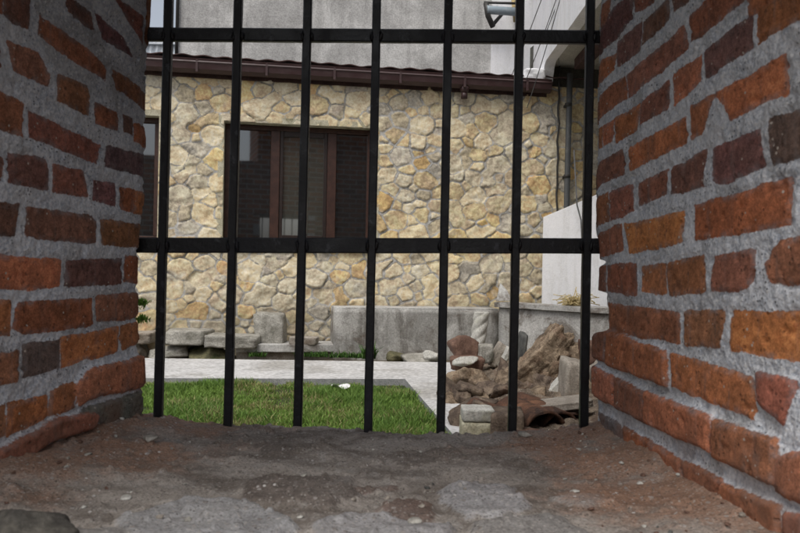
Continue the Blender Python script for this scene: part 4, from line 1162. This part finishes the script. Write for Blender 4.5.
# curved roof tiles
def tile_mesh(r0, r1, ln, th=0.014, span=3.0, seed=0):
    nu, nv = 26, 14
    P = np.zeros((nu * 2, nv, 3))
    for j in range(nv):
        t = j / (nv - 1); r = r0 + (r1 - r0) * t
        for i in range(nu):
            a = (i / (nu - 1) - 0.5) * span
            for k, rad in enumerate((r, r - th)):
                ii = i if k == 0 else 2 * nu - 1 - i
                P[ii, j] = (rad * math.sin(a), t * ln, rad * math.cos(a))
    P += 0.004 * np.stack([fbm(P[..., 0] * 14 + s, P[..., 1] * 14, P[..., 2] * 14, seed=seed + s) for s in range(3)], -1)
    P = np.concatenate([P, P[:1]], 0)
    me = grid_mesh('roof_tile', P)
    bm = bmesh.new(); bm.from_mesh(me)
    bmesh.ops.remove_doubles(bm, verts=bm.verts, dist=1e-5)
    bmesh.ops.holes_fill(bm, edges=[e for e in bm.edges if e.is_boundary])
    return from_bm('roof_tile', bm)
for k, (px, py, Y, r, yw, tl, pt, lab) in enumerate((
        (545, 436, 3.62, 0.120, 18, -14, 6, 'dark curved roof tile lying arched side up, left one of the nested tiles'),
        (559, 435, 3.70, 0.116, 24, -4, 10, 'sooty curved roof tile nested in the middle of the tile stack'),
        (573, 433, 3.78, 0.105, 30, 8, 8, 'curved roof tile at the right end of the stack by the jamb'),
        (530, 435, 3.70, 0.085, 40, -30, 12, 'smaller curved roof tile tipped over beside the brown brick'))):
    o = link('roof_tile', tile_mesh(r, r * 0.8, 0.36, seed=600 + 10 * k), M['tile'])
    o.location = at(px, py, Y); o.rotation_euler = (math.radians(pt), math.radians(tl), math.radians(yw))
    tag(o, lab, 'roof tile', 'curved roof tiles at the front of the heap')

# twisted column fragment
bm = bmesh.new()
b0, b1 = at(477, 346, 6.38), at(482, 312, 6.38)
nz, na = 40, 36
R0 = 0.055; rings = []
for i in range(nz + 1):
    t = i / nz; c = b0.lerp(b1, t)
    rings.append([bm.verts.new(c + Vector((math.cos(a), math.sin(a), 0)) * R0 * (1 + 0.20 * abs(math.cos(1.5 * a - t * 9)))) for a in [2 * math.pi * k / na for k in range(na)]])
for r0, r1 in zip(rings[:-1], rings[1:]):
    for k in range(na): bm.faces.new((r0[k], r0[(k + 1) % na], r1[(k + 1) % na], r1[k]))
bm.faces.new(list(reversed(rings[0]))); bm.faces.new(rings[-1])
tag(link('twisted_column', from_bm('twisted_column', bm), M['r_pale']), 'short white spirally twisted column fragment standing before the concrete plinth', 'column')
rock('boulder', 464, 496, 343, 366, 6.38, 'r_block', 'buried stone under the twisted white column', 'stone', 0.24, 54, planes=8)

# pale board leaning on the wall end, straw on the coping
bm = bmesh.new()
q = [at(496, 301, 6.96), at(512, 301, 6.93), at(507, 291, 6.98), at(500, 283, 7.03)]
v = [bm.verts.new(p) for p in q]; w_ = [bm.verts.new(p + Vector((0.01, 0.03, 0))) for p in q]
bm.faces.new(v); bm.faces.new(list(reversed(w_)))
for k in range(4): bm.faces.new((v[k], v[(k + 1) % 4], w_[(k + 1) % 4], w_[k]))
tag(link('board_fragment', from_bm('board_fragment', bm, 0.003, 1), M['concrete_pale'], shade=False), 'pale triangular fragment standing on the left end of the coping', 'fragment')
bm = bmesh.new(); rs = random.Random(3)
cst = e0 + d * ((at(567, 300, 6.55).x - e0.x) / d.x) + nn * 0.12
for k in range(150):
    a = rs.uniform(0, 6.28); r = rs.uniform(0, 0.11)
    p = Vector((cst.x + d.x * r * math.cos(a) * 1.1, cst.y + r * 0.7 * math.sin(a), ct + 0.004))
    l = rs.uniform(0.05, 0.15); b_ = rs.uniform(0, 6.28); up = rs.uniform(0.02, 0.75) * l
    pts = [p, p + Vector((math.cos(b_) * l * 0.4, math.sin(b_) * l * 0.4, up)), p + Vector((math.cos(b_) * l, math.sin(b_) * l * 0.6, max(up * rs.uniform(0.2, 1.2), 0.002)))]
    add_tube(bm, pts, 0.0035, 4)
for k in range(3): add_tube(bm, [Vector((cst.x + 0.02 * k, cst.y, ct)), Vector((cst.x + 0.02 * k - 0.01, cst.y, ct + 0.08)), Vector((cst.x + 0.01, cst.y, ct + 0.16 - 0.03 * k))], 0.004, 5)
tag(link('straw_tuft', from_bm('straw_tuft', bm), M['straw']), 'tuft of dry straw lying on the concrete coping', 'straw')

# litter on the lawn
bm = bmesh.new()
lc = onz(341, 384.5, 0.07); lc.z = 0
pts = []
for j in range(5):
    for i in range(9):
        pts.append(bm.verts.new((lc.x - 0.062 + i * 0.0155, lc.y - 0.05 + j * 0.025, 0.06 + 0.012 * math.sin(i * 0.9 + j) + 0.007 * math.cos(j * 2.1 + i * 0.3))))
for j in range(4):
    for i in range(8): bm.faces.new((pts[j * 9 + i], pts[j * 9 + i + 1], pts[j * 9 + i + 10], pts[j * 9 + i + 9]))
tag(link('litter_scrap', from_bm('litter_scrap', bm), M['paper']), 'crumpled white plastic scrap lying on the lawn near the path', 'litter')

# weeds
def weed(px, py, Y, n, h, spread, label, seed, z=None, wid=0.006, name='weed'):
    p = at(px, py, Y); z = p.z if z is None else z
    def s(rs): return p.x + rs.uniform(-1.5, 1.5) * spread, p.y + rs.uniform(-1, 1) * min(spread, 0.06) * 0.8, z, rs.uniform(0.4, 1.1), (0.085, 0.18, 0.035) if rs.rand() > 0.3 else (0.035, 0.085, 0.02)
    me = blades(n, s, h * 0.5, h, seed, wid=wid, lean=1.0)
    return tag(link(name, me, M['grass'], shade=False), label, 'weed')
weed(311, 362, 6.88, 260, 0.06, 0.10, 'low green weeds in front of the middle of the pale ledge', 31, z=0.04)
weed(351, 362, 6.86, 320, 0.07, 0.13, 'spreading green weeds at the left foot of the concrete plinth', 32, z=0.04)
weed(369, 359, 6.80, 130, 0.16, 0.035, 'taller tuft of weed with broad leaves against the plinth', 33, z=0.04, wid=0.009)
weed(257, 363, 6.80, 90, 0.06, 0.05, 'sparse weed tuft right of the mossy boulder', 34, z=0.04)
for k, (px, py, lab) in enumerate(((141, 304, 'upper green moss tuft growing on the edge of the left brick jamb'), (142, 320, 'lower green moss tuft growing on the edge of the left brick jamb'))):
    p = at(px, py, 1.425)
    def s(rs): return p.x + rs.normal(0, 0.006), p.y + rs.uniform(-0.004, 0.004), p.z + rs.normal(0, 0.003), 1.0, (0.22, 0.42, 0.07)
    tag(link('moss_tuft', blades(110, s, 0.004, 0.010, 70 + k, wid=0.0014, lean=1.4), M['grass'], shade=False), lab, 'moss')

# crumbs of brick and grit strewn on the sill
rs = random.Random(77)
for k in range(90):
    if k < 55:
        y = rs.uniform(0.8, 1.36); side = 1 if rs.random() < 0.6 else -1
        dd_ = abs(rs.gauss(0.05, 0.06)) + 0.012
        x = (RX + (JY - y) * RK - dd_) if side > 0 else (-(LX + (JY - y) * LK) + dd_)
        s = rs.uniform(0.0025, 0.0075); mat = rs.choice(['r_red', 'r_red', 'r_block', 'r_pale']); nm = 'brick_crumb'; lab = 'tiny crumb of brick or mortar in the brown dust along a jamb'; gp = 'crumbs on the sill'; ct_ = 'crumb'
    else:
        y = rs.uniform(0.8, 1.38); x = rs.uniform(-0.36, 0.30); s = rs.uniform(0.0025, 0.007)
        mat = rs.choice(['r_grey', 'r_slate', 'r_block', 'r_pale']); nm = 'grit_grain'; lab = 'tiny grain of grey grit on the middle of the sill'; gp = 'grit on the sill'; ct_ = 'grit'
    o = link(nm, rock_mesh(nm, (s * rs.uniform(1, 1.6), s, s * 0.8), 800 + k, planes=9, sub=2, amp=0.15), M[mat])
    o.location = (x, y, sill_h(x, y) + s * 0.25); o.rotation_euler = (0, 0, rs.uniform(0, 6.28)); tag(o, lab, ct_, gp)
# pebbles on the sill, and the dark rough stone at the near left corner
for k, (px, py, w, mat, lab) in enumerate((
        (126, 499, 11, 'r_pale', 'white pebble on the sill beside the dark stone'), (132, 492, 4, 'r_pale', 'tiny white grain beside the larger white pebble'),
        (415, 525, 15, 'r_grey', 'pale flat chip at the middle front of the sill'), (575, 497, 10, 'r_pale', 'pale grain on the brown dust near the right jamb'),
        (150, 446, 16, 'r_grey', 'flat grey chip on the sill near the left jamb'), (525, 437, 14, 'r_grey', 'grey slate sliver at the outer edge of the sill'),
        (88, 456, 8, 'r_grey', 'small grey pebble on the dust at the foot of the left jamb'), (640, 480, 7, 'r_pale', 'little pale chip in the dust below the right jamb'),
        (300, 517, 7, 'r_pale', 'little pale chip in front of the brown sill stone'))):
    p = onz(px, py, SILL_Z); p = onz(px, py, sill_h(p.x, p.y))
    s = w * p.y / FPX
    o = link('pebble', rock_mesh('pebble', (s, s * 0.8, s * 0.45), 700 + k, planes=8, sub=3), M[mat])
    o.location = (p.x, p.y, sill_h(p.x, p.y) + s * 0.12); tag(o, lab, 'pebble')
p = onz(20, 556, SILL_Z)
o = link('stone', rock_mesh('stone', (0.125, 0.11, 0.075), 720, planes=12, sub=5, amp=0.16), M['r_dark'])
o.location = (p.x, p.y, sill_h(p.x, p.y) + 0.002); tag(o, 'dark rough stone at the near left corner of the sill', 'stone')

# ------------------------------------------------------------------ things on the buildings
pb = at(500, 12, 8.55)
fl = empty('flue_pipe', at(514, 12, 8.69), 'blue grey pipe stub on a dark bracket high on the white corner', 'pipe')
bm = bmesh.new(); add_tube(bm, [at(487, 10, 8.5), at(489, 10, 8.5), at(517, 12, 8.5)], 0.045, 14, rr=[0.054, 0.045, 0.045]); link('pipe', from_bm('pipe', bm), M['blue_metal'], fl)
bm = bmesh.new(); add_tube(bm, [at(486, 3, 8.5), at(488, 16, 8.5), at(493, 27, 8.56)], 0.03, 8); add_tube(bm, [at(492, 26, 8.56), at(503, 13, 8.6)], 0.02, 8); add_tube(bm, [at(484, 2.5, 8.5), at(516, 3.5, 8.5)], 0.014, 8)
link('bracket', from_bm('bracket', bm), M['dark_metal'], fl)
bm = bmesh.new(); a = at(514, 0, 8.62); b = at(516, 22, 8.66); add_tube(bm, [a, b], 0.03, 6); link('strip', from_bm('strip', bm), M['yellow'], fl)
wires = [((552, -30, 6.8), (503, 95, 7.9), 'thin wire slanting from the eave to the gutter, leftmost of the wires'), ((566, -30, 6.8), (521, 92, 7.6), 'thin wire slanting from the eave, second from the left'),
         ((568, -30, 6.7), (527, 108, 7.45), 'thin wire slanting from the eave, lowest on the stone wall'), ((577, -60, 6.7), (547, 30, 7.2), 'short thin wire crossing the upper white eave'),
         ((554, -30, 7.2), (559, 66, 7.4), 'near vertical wire hanging in front of the white eave')]
for a, b, lab in wires:
    cable(sag(at(*a), at(*b), s=0.04), 0.0045, lab, 'wires hanging from the white eave')

# ------------------------------------------------------------------ camera
cam = bpy.data.cameras.new('camera'); cam.sensor_width = 36.0; cam.lens = 36.0 * FPX / 800.0
cam.clip_start = 0.02; cam.clip_end = 1500
co = bpy.data.objects.new('camera', cam); COL.objects.link(co)
co.matrix_world = Matrix.Translation((0, 0, CAM_Z)) @ Matrix.Rotation(-ROLL, 4, 'Y') @ Matrix.Rotation(math.radians(90), 4, 'X')
cam.dof.use_dof = True; cam.dof.focus_distance = 3.6; cam.dof.aperture_fstop = 15.0
scene.camera = co

# ------------------------------------------------------------------ light: overcast day
SUN_EL, SUN_AZ = 58.0, 205.0        # degrees; azimuth measured clockwise from +y
w = bpy.data.worlds.new('World'); scene.world = w; w.use_nodes = True
nt = w.node_tree; bg = nt.nodes['Background']
sky = nt.nodes.new('ShaderNodeTexSky'); sky.sky_type = 'NISHITA'; sky.sun_disc = False
sky.sun_elevation = math.radians(SUN_EL); sky.sun_rotation = math.radians(SUN_AZ)
sky.air_density = 1.0; sky.dust_density = 4.0; sky.ozone_density = 1.0
hsv = nt.nodes.new('ShaderNodeHueSaturation'); hsv.inputs['Saturation'].default_value = 0.42
nt.links.new(sky.outputs[0], hsv.inputs['Color']); nt.links.new(hsv.outputs[0], bg.inputs['Color'])
bg.inputs['Strength'].default_value = 0.155
sl = bpy.data.lights.new('sun', 'SUN'); sl.energy = 1.5; sl.angle = math.radians(25); sl.color = (1.0, 0.97, 0.92)
slo = bpy.data.objects.new('sun', sl); COL.objects.link(slo)
az, el = math.radians(SUN_AZ), math.radians(SUN_EL)
dirv = Vector((math.sin(az) * math.cos(el), math.cos(az) * math.cos(el), math.sin(el)))
slo.rotation_euler = (-dirv).to_track_quat('-Z', 'Y').to_euler()

scene.render.engine = 'CYCLES'
scene.cycles.use_denoising = True
scene.cycles.max_bounces = 8
scene.view_settings.view_transform = 'Standard'
scene.view_settings.look = 'None'
scene.view_settings.exposure = 0.0
scene.view_settings.gamma = 1.0
